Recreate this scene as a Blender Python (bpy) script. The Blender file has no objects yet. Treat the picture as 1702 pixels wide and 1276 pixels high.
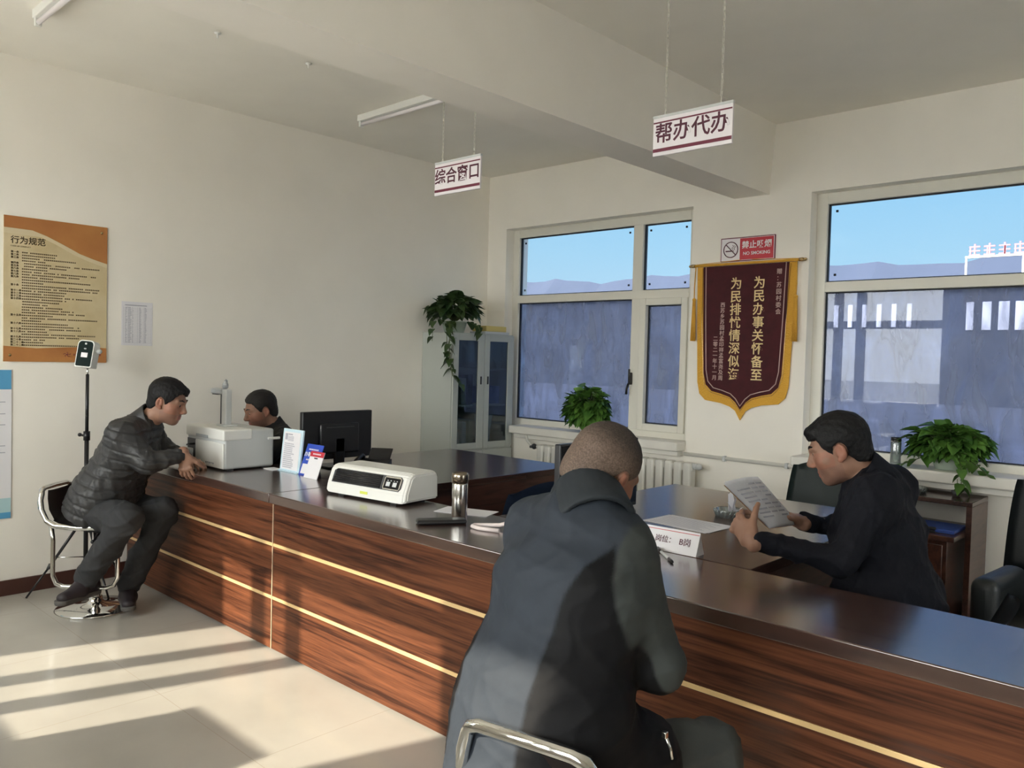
import bpy, bmesh, math, random
import numpy as np
from mathutils import Vector, Matrix
random.seed(7)
SC = bpy.context.scene
COL = SC.collection
PI = math.pi

# ------------------------------------------------------------------ camera
cam_d = bpy.data.cameras.new('camera')
cam_d.sensor_fit = 'HORIZONTAL'
cam_d.sensor_width = 36.0
cam_d.lens = 1339.48 / 1702 * 36.0
cam_d.clip_start = 0.05
cam_d.clip_end = 500
cam = bpy.data.objects.new('camera', cam_d)
COL.objects.link(cam)
yaw, pit, rol = math.radians(43.0946), math.radians(-1.8965), math.radians(1.5071)
f0 = Vector((-math.sin(yaw), math.cos(yaw), 0)); r0 = Vector((math.cos(yaw), math.sin(yaw), 0)); u0 = Vector((0, 0, 1))
fw = f0 * math.cos(pit) + u0 * math.sin(pit)
up = -f0 * math.sin(pit) + u0 * math.cos(pit)
rt = r0 * math.cos(rol) + up * math.sin(rol)
up = -r0 * math.sin(rol) + up * math.cos(rol)
cam.matrix_world = Matrix(((rt.x, up.x, -fw.x, 0), (rt.y, up.y, -fw.y, 0), (rt.z, up.z, -fw.z, 1.5), (0, 0, 0, 1)))
SC.camera = cam

# ------------------------------------------------------------------ view, sky, sun
vs = SC.view_settings
vs.view_transform = 'Standard'
vs.look = 'None'
vs.exposure = 0.58
vs.gamma = 1.0
vs.use_curve_mapping = False
SC.display_settings.display_device = 'sRGB'
try:
    SC.cycles.use_denoising = True
    SC.cycles.max_bounces = 14
    SC.cycles.diffuse_bounces = 8
    SC.cycles.transparent_max_bounces = 16
    SC.cycles.blur_glossy = 1.0
    SC.cycles.sample_clamp_indirect = 8.0
except Exception:
    pass

W = bpy.data.worlds.new('sky'); SC.world = W; W.use_nodes = True
nt = W.node_tree; nt.nodes.clear()
wo = nt.nodes.new('ShaderNodeOutputWorld'); bg = nt.nodes.new('ShaderNodeBackground')
tc = nt.nodes.new('ShaderNodeTexCoord'); sp = nt.nodes.new('ShaderNodeSeparateXYZ')
nt.links.new(tc.outputs['Generated'], sp.inputs[0])
rp = nt.nodes.new('ShaderNodeValToRGB')
e = rp.color_ramp.elements
e[0].position = 0.0; e[0].color = (.44, .56, .64, 1)
e[1].position = .55; e[1].color = (.20, .42, .82, 1)
n = e.new(.13); n.color = (.31, .51, .65, 1)
n = e.new(.26); n.color = (.205, .44, .65, 1)
nt.links.new(sp.outputs['Z'], rp.inputs[0])
# the southern half of the sky, around the low winter sun, is far brighter
mr = nt.nodes.new('ShaderNodeMapRange'); mr.interpolation_type = 'SMOOTHSTEP'
mr.inputs['From Min'].default_value = .35; mr.inputs['From Max'].default_value = -.75
mr.inputs['To Min'].default_value = 0; mr.inputs['To Max'].default_value = 1
nt.links.new(sp.outputs['Y'], mr.inputs['Value'])
mx = nt.nodes.new('ShaderNodeMix'); mx.data_type = 'RGBA'
nt.links.new(mr.outputs[0], mx.inputs['Factor'])
nt.links.new(rp.outputs[0], mx.inputs['A'])
SOUTH = 10.3
mx.inputs['B'].default_value = (SOUTH * 1.0, SOUTH * .98, SOUTH * .95, 1)
nt.links.new(mx.outputs['Result'], bg.inputs[0]); bg.inputs[1].default_value = 1.0
nt.links.new(bg.outputs[0], wo.inputs[0])

sun_d = bpy.data.lights.new('sun', 'SUN'); sun_d.energy = 7.0; sun_d.angle = math.radians(.9); sun_d.color = (1, .86, .69)
sun = bpy.data.objects.new('sun', sun_d); COL.objects.link(sun)
el = math.radians(28.5)
sd = Vector((.30 * math.cos(el), .954 * math.cos(el), -math.sin(el)))
sun.rotation_euler = sd.to_track_quat('-Z', 'Y').to_euler(); sun.location = (-3, -8, 6)
for (px, sx) in ((-4.11, 1.92), (-1.08, 1.92)):          # sampling portals in the front window openings; they give no light
    ld = bpy.data.lights.new('window_portal', 'AREA'); ld.shape = 'RECTANGLE'; ld.size = sx; ld.size_y = 1.75
    ld.cycles.is_portal = True
    lo = bpy.data.objects.new('window_portal', ld); COL.objects.link(lo)
    lo.location = (px, -.91, 1.78); lo.rotation_euler = (PI / 2, 0, 0)

# ------------------------------------------------------------------ materials
def new_mat(name):
    m = bpy.data.materials.new(name); m.use_nodes = True
    t = m.node_tree; t.nodes.clear()
    o = t.nodes.new('ShaderNodeOutputMaterial')
    return m, t, o
def link(t, a, b): t.links.new(a, b)
def pbr(name, col, rough=.6, metal=0, spec=.5, var=0, vscale=8, bump=0, bscale=60, coat=0, sheen=0, col2=None, attr=None, bdist=.01, alpha=None, trans=0):
    m, t, o = new_mat(name)
    b = t.nodes.new('ShaderNodeBsdfPrincipled')
    b.inputs['Base Color'].default_value = (*col, 1); b.inputs['Roughness'].default_value = rough
    b.inputs['Metallic'].default_value = metal; b.inputs['Specular IOR Level'].default_value = spec
    b.inputs['Coat Weight'].default_value = coat; b.inputs['Sheen Weight'].default_value = sheen
    b.inputs['Transmission Weight'].default_value = trans
    tcn = t.nodes.new('ShaderNodeTexCoord')
    src = None
    if attr:
        a = t.nodes.new('ShaderNodeAttribute'); a.attribute_name = attr; src = a.outputs['Color']
    if var or col2:
        nz = t.nodes.new('ShaderNodeTexNoise'); nz.inputs['Scale'].default_value = vscale; nz.inputs['Detail'].default_value = 5
        link(t, tcn.outputs['Object'], nz.inputs['Vector'])
        mxx = t.nodes.new('ShaderNodeMix'); mxx.data_type = 'RGBA'
        r = t.nodes.new('ShaderNodeMapRange'); r.inputs['From Min'].default_value = .35; r.inputs['From Max'].default_value = .65
        link(t, nz.outputs['Fac'], r.inputs['Value']); link(t, r.outputs[0], mxx.inputs['Factor'])
        if src is not None:
            mu = t.nodes.new('ShaderNodeMix'); mu.data_type = 'RGBA'; mu.blend_type = 'MULTIPLY'; mu.inputs['Factor'].default_value = 1
            mxx.inputs['A'].default_value = (1 - var, 1 - var, 1 - var, 1); mxx.inputs['B'].default_value = (1 + var, 1 + var, 1 + var, 1)
            link(t, src, mu.inputs['A']); link(t, mxx.outputs['Result'], mu.inputs['B']); src = mu.outputs['Result']
        else:
            c2 = col2 or tuple(c * (1 + var) for c in col); c1 = col if col2 else tuple(c * (1 - var) for c in col)
            mxx.inputs['A'].default_value = (*c1, 1); mxx.inputs['B'].default_value = (*c2, 1); src = mxx.outputs['Result']
    if src is not None: link(t, src, b.inputs['Base Color'])
    if bump:
        nz = t.nodes.new('ShaderNodeTexNoise'); nz.inputs['Scale'].default_value = bscale; nz.inputs['Detail'].default_value = 4
        link(t, tcn.outputs['Object'], nz.inputs['Vector'])
        bp = t.nodes.new('ShaderNodeBump'); bp.inputs['Strength'].default_value = bump; bp.inputs['Distance'].default_value = bdist
        link(t, nz.outputs['Fac'], bp.inputs['Height']); link(t, bp.outputs[0], b.inputs['Normal'])
    link(t, b.outputs[0], o.inputs[0])
    return m

def wood(name, light, dark, scale, rough, coat=.0, contrast=(.36, .66), spec=.5, ior=1.5):
    m, t, o = new_mat(name)
    b = t.nodes.new('ShaderNodeBsdfPrincipled'); b.inputs['Roughness'].default_value = rough; b.inputs['Coat Weight'].default_value = coat
    b.inputs['Coat Roughness'].default_value = .2; b.inputs['Coat IOR'].default_value = ior; b.inputs['Specular IOR Level'].default_value = spec; b.inputs['IOR'].default_value = 1.5
    c = t.nodes.new('ShaderNodeTexCoord'); mp = t.nodes.new('ShaderNodeMapping'); mp.inputs['Scale'].default_value = scale
    link(t, c.outputs['Object'], mp.inputs['Vector'])
    n1 = t.nodes.new('ShaderNodeTexNoise'); n1.inputs['Scale'].default_value = 1.6; n1.inputs['Detail'].default_value = 8; n1.inputs['Distortion'].default_value = 1.4
    link(t, mp.outputs[0], n1.inputs['Vector'])
    mp2 = t.nodes.new('ShaderNodeMapping'); mp2.inputs['Scale'].default_value = tuple(v * 4.5 for v in scale)
    link(t, c.outputs['Object'], mp2.inputs['Vector'])
    n2 = t.nodes.new('ShaderNodeTexNoise'); n2.inputs['Scale'].default_value = 2.0; n2.inputs['Detail'].default_value = 6
    link(t, mp2.outputs[0], n2.inputs['Vector'])
    ad = t.nodes.new('ShaderNodeMath'); ad.operation = 'MULTIPLY_ADD'; ad.inputs[1].default_value = .35
    link(t, n2.outputs['Fac'], ad.inputs[0]); 
    ml = t.nodes.new('ShaderNodeMath'); ml.operation = 'MULTIPLY'; ml.inputs[1].default_value = .65
    link(t, n1.outputs['Fac'], ml.inputs[0]); link(t, ml.outputs[0], ad.inputs[2])
    r = t.nodes.new('ShaderNodeValToRGB'); e = r.color_ramp.elements
    e[0].position = contrast[0]; e[0].color = (*dark, 1); e[1].position = contrast[1]; e[1].color = (*light, 1)
    mid = e.new((contrast[0] + contrast[1]) / 2); mid.color = (*[a * .55 + d * .45 for a, d in zip(light, dark)], 1)
    link(t, ad.outputs[0], r.inputs[0]); link(t, r.outputs[0], b.inputs['Base Color'])
    bp = t.nodes.new('ShaderNodeBump'); bp.inputs['Strength'].default_value = .06; bp.inputs['Distance'].default_value = .002
    link(t, n2.outputs['Fac'], bp.inputs['Height']); link(t, bp.outputs[0], b.inputs['Normal'])
    link(t, b.outputs[0], o.inputs[0])
    return m

def glass(name, tint, refl, dirt=None, dirt_amt=.0, dscale=(3, 3, 3)):
    """thin pane: lets light straight through with a tint, mirrors a little, carries a film of dirt"""
    m, t, o = new_mat(name)
    tr = t.nodes.new('ShaderNodeBsdfTransparent'); tr.inputs[0].default_value = (*tint, 1)
    gl = t.nodes.new('ShaderNodeBsdfGlossy'); gl.inputs['Roughness'].default_value = .012
    lw = t.nodes.new('ShaderNodeLayerWeight'); lw.inputs['Blend'].default_value = .25
    mr = t.nodes.new('ShaderNodeMapRange'); mr.inputs['To Min'].default_value = refl; mr.inputs['To Max'].default_value = min(1, refl + .6)
    link(t, lw.outputs['Fresnel'], mr.inputs['Value'])
    base = tr.outputs[0]
    if dirt:
        c = t.nodes.new('ShaderNodeTexCoord'); mp = t.nodes.new('ShaderNodeMapping'); mp.inputs['Scale'].default_value = dscale
        link(t, c.outputs['Object'], mp.inputs['Vector'])
        nz = t.nodes.new('ShaderNodeTexNoise'); nz.inputs['Scale'].default_value = 2.2; nz.inputs['Detail'].default_value = 7; nz.inputs['Distortion'].default_value = .6
        link(t, mp.outputs[0], nz.inputs['Vector'])
        dm = t.nodes.new('ShaderNodeMapRange'); dm.inputs['From Min'].default_value = .36; dm.inputs['From Max'].default_value = .66
        dm.inputs['To Min'].default_value = dirt_amt * .15; dm.inputs['To Max'].default_value = dirt_amt * 1.4
        link(t, nz.outputs['Fac'], dm.inputs['Value'])
        df = t.nodes.new('ShaderNodeBsdfDiffuse'); df.inputs[0].default_value = (*dirt, 1)
        ms = t.nodes.new('ShaderNodeMixShader'); link(t, dm.outputs[0], ms.inputs[0]); link(t, tr.outputs[0], ms.inputs[1]); link(t, df.outputs[0], ms.inputs[2])
        base = ms.outputs[0]
    m2 = t.nodes.new('ShaderNodeMixShader'); link(t, mr.outputs[0], m2.inputs[0]); link(t, base, m2.inputs[1]); link(t, gl.outputs[0], m2.inputs[2])
    link(t, m2.outputs[0], o.inputs[0])
    return m

def tile_mat():
    m, t, o = new_mat('floor_tile')
    b = t.nodes.new('ShaderNodeBsdfPrincipled'); b.inputs['Roughness'].default_value = .16; b.inputs['Specular IOR Level'].default_value = .5
    c = t.nodes.new('ShaderNodeTexCoord')
    mp = t.nodes.new('ShaderNodeMapping'); mp.inputs['Location'].default_value = (2.646 + .8 * 10, .1, 0)
    link(t, c.outputs['Object'], mp.inputs['Vector'])
    s = t.nodes.new('ShaderNodeSeparateXYZ'); link(t, mp.outputs[0], s.inputs[0])
    outs = []
    for ax in ('X', 'Y'):
        md = t.nodes.new('ShaderNodeMath'); md.operation = 'PINGPONG'; md.inputs[1].default_value = .4
        link(t, s.outputs[ax], md.inputs[0])
        lt = t.nodes.new('ShaderNodeMath'); lt.operation = 'LESS_THAN'; lt.inputs[1].default_value = .0016
        link(t, md.outputs[0], lt.inputs[0]); outs.append(lt.outputs[0])
    mxn = t.nodes.new('ShaderNodeMath'); mxn.operation = 'MAXIMUM'; link(t, outs[0], mxn.inputs[0]); link(t, outs[1], mxn.inputs[1])
    nz = t.nodes.new('ShaderNodeTexNoise'); nz.inputs['Scale'].default_value = 2.5; nz.inputs['Detail'].default_value = 6; link(t, c.outputs['Object'], nz.inputs['Vector'])
    r = t.nodes.new('ShaderNodeValToRGB'); e = r.color_ramp.elements
    e[0].position = .3; e[0].color = (.44, .42, .375, 1); e[1].position = .7; e[1].color = (.50, .478, .432, 1)
    link(t, nz.outputs['Fac'], r.inputs[0])
    mm = t.nodes.new('ShaderNodeMix'); mm.data_type = 'RGBA'; mm.inputs['B'].default_value = (.40, .37, .31, 1)
    link(t, mxn.outputs[0], mm.inputs['Factor']); link(t, r.outputs[0], mm.inputs['A']); link(t, mm.outputs['Result'], b.inputs['Base Color'])
    link(t, b.outputs[0], o.inputs[0])
    return m

M = {}
M['wall'] = pbr('wall_paint', (.92, .885, .81), .85, var=.015, vscale=3)
M['ceil'] = pbr('ceiling_paint', (.90, .87, .79), .9, var=.015, vscale=3)
M['floor'] = tile_mat()
M['base'] = pbr('baseboard_brown', (.07, .025, .018), .3)
M['wood'] = wood('walnut_front', (.175, .060, .026), (.034, .010, .005), (.55, 9, 15), .42, coat=.0, spec=.22, contrast=(.38, .64))
M['top'] = wood('dark_walnut_top', (.085, .04, .028), (.035, .017, .014), (.7, 12, 12), .22, coat=1.0, spec=.6, ior=1.9)
M['deskwood'] = wood('dark_desk_wood', (.075, .034, .024), (.03, .013, .011), (12, .7, 12), .24, coat=.4)
M['deskside'] = wood('desk_side_wood', (.11, .045, .03), (.04, .016, .012), (9, 1.2, 9), .3, coat=.2)
M['gold'] = pbr('gold_strip', (.83, .60, .30), .35, metal=.35)
M['seam'] = pbr('pale_seam', (.55, .40, .27), .5)
M['chrome'] = pbr('chrome', (.82, .82, .80), .07, metal=1)
M['steel'] = pbr('brushed_steel', (.72, .71, .68), .2, metal=1)
M['black_leather'] = pbr('black_leather', (.018, .022, .024), .42, bump=.12, bscale=180, spec=.5)
M['green_leather'] = pbr('dark_green_leather', (.02, .034, .032), .45, bump=.12, bscale=180)
M['navy_fabric'] = pbr('navy_chair_fabric', (.018, .035, .075), .75, bump=.2, bscale=300)
M['brown_leather'] = pbr('dark_seat_vinyl', (.03, .02, .02), .35)
M['black_plastic'] = pbr('black_plastic', (.012, .012, .014), .35)
M['screen'] = pbr('black_screen', (.006, .006, .008), .12)
M['white_plastic'] = pbr('white_plastic', (.80, .80, .76), .35)
M['grey_plastic'] = pbr('grey_plastic', (.36, .38, .40), .45)
M['lightgrey'] = pbr('light_grey_plastic', (.58, .60, .60), .4)
M['darkgrey'] = pbr('dark_grey_plastic', (.05, .052, .055), .4)
M['pvc'] = pbr('window_pvc', (.78, .76, .68), .4)
M['gasket'] = pbr('window_gasket', (.012, .014, .018), .6)
M['sill'] = pbr('sill_stone', (.78, .76, .70), .35, var=.04, vscale=5)
M['radiator'] = pbr('radiator_enamel', (.74, .73, .68), .35)
M['cabinet'] = pbr('cabinet_steel', (.44, .47, .44), .45)
M['cabglass'] = glass('cabinet_glass', (.60, .66, .70), .05)
M['winglass'] = glass('window_glass_clear', (.96, .98, .98), .03)
M['upglass'] = glass('window_glass_upper', (.93, .97, 1.0), .012)
M['lowglass'] = glass('window_glass_dusty', (.60, .66, .80), .013, dirt=(.34, .39, .54), dirt_amt=.36, dscale=(5, 1, 1.5))
M['red'] = pbr('sign_red', (.55, .03, .05), .45)
M['darkred'] = pbr('sign_dark_red', (.16, .02, .045), .5)
M['signwhite'] = pbr('sign_white', (.84, .80, .82), .4)
M['ink'] = pbr('black_ink', (.02, .018, .018), .6)
M['inkred'] = pbr('dark_red_ink', (.09, .015, .035), .6)
M['brownink'] = pbr('brown_ink', (.07, .05, .025), .7)
M['paper'] = pbr('paper_white', (.80, .79, .82), .8)
def thin_paper():
    m, t, o = new_mat('thin_paper')
    d = t.nodes.new('ShaderNodeBsdfDiffuse'); d.inputs[0].default_value = (.95, .95, .97, 1)
    l = t.nodes.new('ShaderNodeBsdfTranslucent'); l.inputs[0].default_value = (.86, .87, .90, 1)
    x = t.nodes.new('ShaderNodeMixShader'); x.inputs[0].default_value = .3
    link(t, d.outputs[0], x.inputs[1]); link(t, l.outputs[0], x.inputs[2]); link(t, x.outputs[0], o.inputs[0]); return m
M['thinpaper'] = thin_paper()
M['papergrey'] = pbr('paper_print_grey', (.42, .42, .48), .8)
M['velvet'] = pbr('maroon_velvet', (.060, .006, .010), .9, sheen=.25, var=.15, vscale=14)
M['goldthread'] = pbr('gold_thread', (.80, .62, .30), .5)
M['paleline'] = pbr('pale_thread', (.55, .40, .36), .6)
M['fringe'] = pbr('yellow_fringe', (.78, .42, .05), .75, bump=.8, bscale=120)
M['brass'] = pbr('brass', (.55, .40, .20), .25, metal=1)
M['poster'] = pbr('poster_parchment', (.60, .48, .27), .7, col2=(.68, .57, .36), vscale=5)
M['posterorange'] = pbr('poster_orange', (.42, .165, .05), .65, col2=(.50, .22, .065), vscale=4)
M['posterpale'] = pbr('poster_pale_band', (.70, .60, .40), .7)
M['bannerblue'] = pbr('banner_blue', (.10, .36, .62), .6)
M['bannerteal'] = pbr('banner_pale_teal', (.45, .66, .70), .6)
M['leaf'] = pbr('pothos_leaf', (.045, .13, .022), .42, col2=(.10, .22, .035), vscale=9)
M['leafdark'] = pbr('pothos_leaf_dark', (.022, .062, .018), .42, col2=(.06, .10, .03), vscale=9)
M['stem'] = pbr('plant_stem', (.09, .12, .04), .6)
M['soil'] = pbr('soil', (.03, .02, .014), .95)
M['potgreen'] = pbr('pale_green_pot', (.42, .50, .42), .4)
M['potwhite'] = pbr('white_pot', (.70, .70, .66), .35)
M['blue'] = pbr('blue_plastic', (.05, .11, .45), .4)
M['paleblue'] = pbr('pale_blue_plastic', (.30, .48, .62), .5)
M['yellow'] = pbr('yellow_card', (.72, .58, .20), .6)
M['signblue'] = pbr('deep_blue_card', (.03, .08, .50), .45)
M['acrylic'] = pbr('acrylic_sheet', (.62, .80, .90), .12, spec=.6)
M['glassware'] = glass('clear_glassware', (.86, .91, .90), .16, dirt=(.6, .65, .64), dirt_amt=.25)
M['pinkwhite'] = pbr('pinkish_white_plastic', (.78, .68, .66), .4)
M['tan'] = pbr('tan_folder', (.50, .26, .10), .6)
M['thread'] = pbr('hanging_wire', (.66, .64, .56), .5)
M['handle'] = pbr('black_handle', (.01, .01, .01), .4)
M['yellowgreen'] = pbr('yellow_green_sticker', (.70, .76, .12), .5)
M['skin'] = pbr('skin', (.5, .3, .2), .5, attr='tint', var=.06, vscale=30, bump=.05, bscale=200, spec=.35)
M['hair'] = pbr('black_hair', (.008, .0075, .008), .6, spec=.25, bump=.5, bscale=160, bdist=.004)
M['hairgrey'] = pbr('greying_hair', (.020, .018, .017), .6, spec=.25, bump=.5, bscale=160, bdist=.004)
M['stubble'] = pbr('cropped_hair', (.5, .3, .2), .75, attr='tint', var=.30, vscale=230, bump=.3, bscale=300, bdist=.002)
M['eye'] = pbr('eye', (.5, .5, .5), .2, attr='tint')
M['cloth_attr'] = pbr('jacket_cloth', (.1, .1, .1), .7, attr='tint', var=.06, vscale=18, bump=.12, bscale=14, bdist=.02, spec=.22)
M['navycoat'] = pbr('navy_coat', (.0035, .0042, .009), .8, bump=.35, bscale=24, bdist=.014, spec=.3)
M['blackcoat'] = pbr('black_coat', (.010, .011, .012), .75, bump=.25, bscale=28, bdist=.012)
M['puffer'] = pbr('charcoal_puffer', (.030, .030, .031), .5, bump=.35, bscale=34, bdist=.012)
M['trousers'] = pbr('dark_trousers', (.026, .027, .030), .8, bump=.3, bscale=22, bdist=.012)
M['greytrousers'] = pbr('grey_trousers', (.045, .05, .048), .75, bump=.3, bscale=22, bdist=.012)
M['shoe'] = pbr('dark_shoe', (.022, .016, .02), .55)
M['sole'] = pbr('shoe_sole', (.10, .095, .09), .7)
M['redcloth'] = pbr('dark_red_collar', (.10, .012, .012), .85)
M['hill'] = pbr('distant_hill', (.012, .019, .038), .95, col2=(.015, .022, .043), vscale=.12)  # distance haze is put into this blue base colour
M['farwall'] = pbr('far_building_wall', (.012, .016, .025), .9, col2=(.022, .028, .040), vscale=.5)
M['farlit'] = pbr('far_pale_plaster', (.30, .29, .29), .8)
M['ground'] = pbr('outside_ground_bounce', (.95, .94, .92), .95)  # made near-white to bounce more light up through the front windows
M['groundnorth'] = pbr('outside_ground_dark', (.035, .04, .055), .95, var=.2, vscale=.6)  # dark base colour, lowered to offset the very bright southern sky
M['roofsign'] = pbr('roof_sign_red', (.36, .06, .08), .5)
M['render'] = pbr('outer_wall_render', (.5, .48, .44), .9)

# ------------------------------------------------------------------ mesh helpers
class MB:
    """collects shapes into one mesh; material slots by index"""
    def __init__(s): s.bm = bmesh.new(); s.mi = 0; s.xf = None
    def _add(s, tmp):
        if s.xf is not None: bmesh.ops.transform(tmp, matrix=s.xf, verts=tmp.verts)
        mp = {}
        for v in tmp.verts: mp[v] = s.bm.verts.new(v.co)
        for f in tmp.faces:
            try:
                nf = s.bm.faces.new([mp[v] for v in f.verts]); nf.material_index = s.mi; nf.smooth = f.smooth
            except ValueError: pass
        tmp.free()
    def box(s, lo, hi, bev=0, seg=2, mat=None):
        t = bmesh.new(); bmesh.ops.create_cube(t, size=1)
        for v in t.verts:
            v.co = Vector([(lo[i] + hi[i]) / 2 + v.co[i] * (hi[i] - lo[i]) for i in range(3)])
        if bev:
            bmesh.ops.bevel(t, geom=t.edges[:], offset=bev, segments=seg, affect='EDGES', profile=.5)
            t.normal_update()
            for f in t.faces: f.smooth = max(abs(c) for c in f.normal) < .995        # flat faces stay flat, only the rounded edges are smooth
        if mat is not None: bmesh.ops.transform(t, matrix=mat, verts=t.verts)
        s._add(t); return s
    def quad(s, a, b, c, d):
        t = bmesh.new(); t.faces.new([t.verts.new(x) for x in (a, b, c, d)]); s._add(t); return s
    def poly(s, pts, n, th):
        """flat outline pts (3D, planar) thickened by th along n"""
        t = bmesh.new(); n = Vector(n)
        A = [t.verts.new(Vector(p)) for p in pts]; B = [t.verts.new(Vector(p) + n * th) for p in pts]
        t.faces.new(A[::-1]); t.faces.new(B)
        k = len(pts)
        for i in range(k): t.faces.new([A[i], A[(i + 1) % k], B[(i + 1) % k], B[i]])
        bmesh.ops.recalc_face_normals(t, faces=t.faces[:]); s._add(t); return s
    def tube(s, path, r, seg=10, closed=False, cap=True):
        t = bmesh.new(); P = [Vector(p) for p in path]; k = len(P); rings = []
        rr = r if isinstance(r, (list, tuple)) else [r] * k
        prev = None
        for i in range(k):
            if closed: d = P[(i + 1) % k] - P[i - 1]
            else: d = P[min(i + 1, k - 1)] - P[max(i - 1, 0)]
            d.normalize()
            if prev is None:
                a = Vector((0, 0, 1)) if abs(d.z) < .9 else Vector((1, 0, 0)); x = d.cross(a).normalized()
            else:
                x = (prev - d * prev.dot(d))
                x = x.normalized() if x.length > 1e-6 else d.orthogonal().normalized()
            prev = x; y = d.cross(x)
            rings.append([t.verts.new(P[i] + (x * math.cos(2 * PI * j / seg) + y * math.sin(2 * PI * j / seg)) * rr[i]) for j in range(seg)])
        for i in range(k if closed else k - 1):
            A, B = rings[i], rings[(i + 1) % k]
            for j in range(seg):
                f = t.faces.new([A[j], A[(j + 1) % seg], B[(j + 1) % seg], B[j]]); f.smooth = True
        if cap and not closed: t.faces.new(rings[0][::-1]); t.faces.new(rings[-1])
        bmesh.ops.recalc_face_normals(t, faces=t.faces[:]); s._add(t); return s
    def lathe(s, prof, c=(0, 0, 0), seg=32):
        t = bmesh.new(); rings = []
        for (r, z) in prof:
            if r < 1e-5: rings.append([t.verts.new((c[0], c[1], c[2] + z))])
            else: rings.append([t.verts.new((c[0] + r * math.cos(2 * PI * j / seg), c[1] + r * math.sin(2 * PI * j / seg), c[2] + z)) for j in range(seg)])
        for A, B in zip(rings, rings[1:]):
            for j in range(seg):
                q = []
                for v in (A[j % len(A)], A[(j + 1) % len(A)], B[(j + 1) % len(B)], B[j % len(B)]):
                    if v not in q: q.append(v)
                if len(q) >= 3:
                    f = t.faces.new(q); f.smooth = True
        bmesh.ops.recalc_face_normals(t, faces=t.faces[:]); s._add(t); return s
    def ball(s, c, r, sub=2):
        t = bmesh.new(); bmesh.ops.create_icosphere(t, subdivisions=sub, radius=1)
        rr = r if isinstance(r, (tuple, list)) else (r, r, r)
        for v in t.verts: v.co = Vector([c[i] + v.co[i] * rr[i] for i in range(3)])
        for f in t.faces: f.smooth = True
        s._add(t); return s
    def grid(s, fn, nu, nv, thick=0):
        t = bmesh.new(); V = [[t.verts.new(fn(i / (nu - 1), j / (nv - 1))) for j in range(nv)] for i in range(nu)]
        for i in range(nu - 1):
            for j in range(nv - 1):
                f = t.faces.new([V[i][j], V[i + 1][j], V[i + 1][j + 1], V[i][j + 1]]); f.smooth = True
        if thick: bmesh.ops.solidify(t, geom=t.faces[:], thickness=thick)
        for f in t.faces: f.smooth = not (0 < thick < .003)
        bmesh.ops.recalc_face_normals(t, faces=t.faces[:])
        s._add(t); return s

def obj(name, mb, mat, parent=None, world=False):
    bm = mb.bm if isinstance(mb, MB) else mb
    me = bpy.data.meshes.new(name); bm.to_mesh(me); bm.free()
    for m in (mat if isinstance(mat, (list, tuple)) else [mat]): me.materials.append(m)
    return put(name, me, parent, world)
def put(name, me, parent=None, world=False):
    o = bpy.data.objects.new(name, me); COL.objects.link(o)
    if parent is not None:
        o.parent = parent
        if world:
            top = parent; mw = Matrix.Identity(4)
            while top is not None: mw = top.matrix_basis @ mw if top.parent is None else top.matrix_parent_inverse @ top.matrix_basis @ mw; top = top.parent
            o.matrix_parent_inverse = mw.inverted()
    return o
def tag(o, label, cat, group=None):
    o['label'] = label; o['category'] = cat
    if group: o['group'] = group
    return o
def thing(name, label, cat, loc=(0, 0, 0), rotz=0, group=None):
    o = bpy.data.objects.new(name, None); COL.objects.link(o); o.empty_display_size = .05
    o.location = loc; o.rotation_euler = (0, 0, rotz)
    return tag(o, label, cat, group)
def struct(name, mb, mat, parent=None):
    o = obj(name, mb, mat, parent)
    if parent is None: o['kind'] = 'structure'
    return o
def text_obj(name, body, size, mat, origin, right, upv, parent=None, align='CENTER', depth=.0008, bold=0., world=False, line=1.0, sx=1.0):
    c = bpy.data.curves.new(name, 'FONT'); c.body = body; c.size = size; c.align_x = align; c.align_y = 'CENTER'
    c.extrude = depth / 2; c.offset = bold; c.resolution_u = 3; c.space_line = line
    o = bpy.data.objects.new(name, c); COL.objects.link(o)
    dg = bpy.context.evaluated_depsgraph_get(); me = bpy.data.meshes.new_from_object(o.evaluated_get(dg))
    bpy.data.objects.remove(o); bpy.data.curves.remove(c)
    right = Vector(right).normalized(); upv = Vector(upv).normalized(); nn = right.cross(upv)
    mt = Matrix(((right.x * sx, upv.x, nn.x, origin[0]), (right.y * sx, upv.y, nn.y, origin[1]), (right.z * sx, upv.z, nn.z, origin[2]), (0, 0, 0, 1)))
    me.transform(mt); me.materials.clear(); me.materials.append(mat)
    me.name = name
    return put(name, me, parent, world)

# ------------------------------------------------------------------ the room
XL, XR, YF, YW, H = -5.442, 3.2, -.66, 5.438, 3.19
struct('floor', MB().box((XL - .25, YF - .24, -.12), (XR + .25, YW + .3, 0)), M['floor'])
struct('ceiling', MB().box((XL - .25, YF - .24, H), (XR + .25, YW + .34, H + .2)), M['ceil'])
struct('wall_left', MB().box((XL - .25, YF - .24, 0), (XL, YW + .34, H)), M['wall'])
wr_ = MB(); E0, E1, EZ0, EZ1 = 1.6, 4.0, .90, 2.1
wr_.box((XR, YF - .24, 0), (XR + .25, E0, H)).box((XR, E1, 0), (XR + .25, YW + .34, H)).box((XR, E0, 0), (XR + .25, E1, EZ0)).box((XR, E0, EZ1), (XR + .25, E1, H))
struct('wall_right', wr_, M['wall'])
ew = MB(); 
for y in (E0, 2.4, 3.2, E1 - .07): ew.box((XR + .10, y, EZ0), (XR + .16, y + .07, EZ1), .004)
for z in (EZ0, EZ1 - .07): ew.box((XR + .10, E0 + .07, z), (XR + .16, E1 - .07, z + .07), .004)
added_win = struct('window_6', ew, M['pvc'])  # unseen window, added to bring more daylight in from the right
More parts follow.
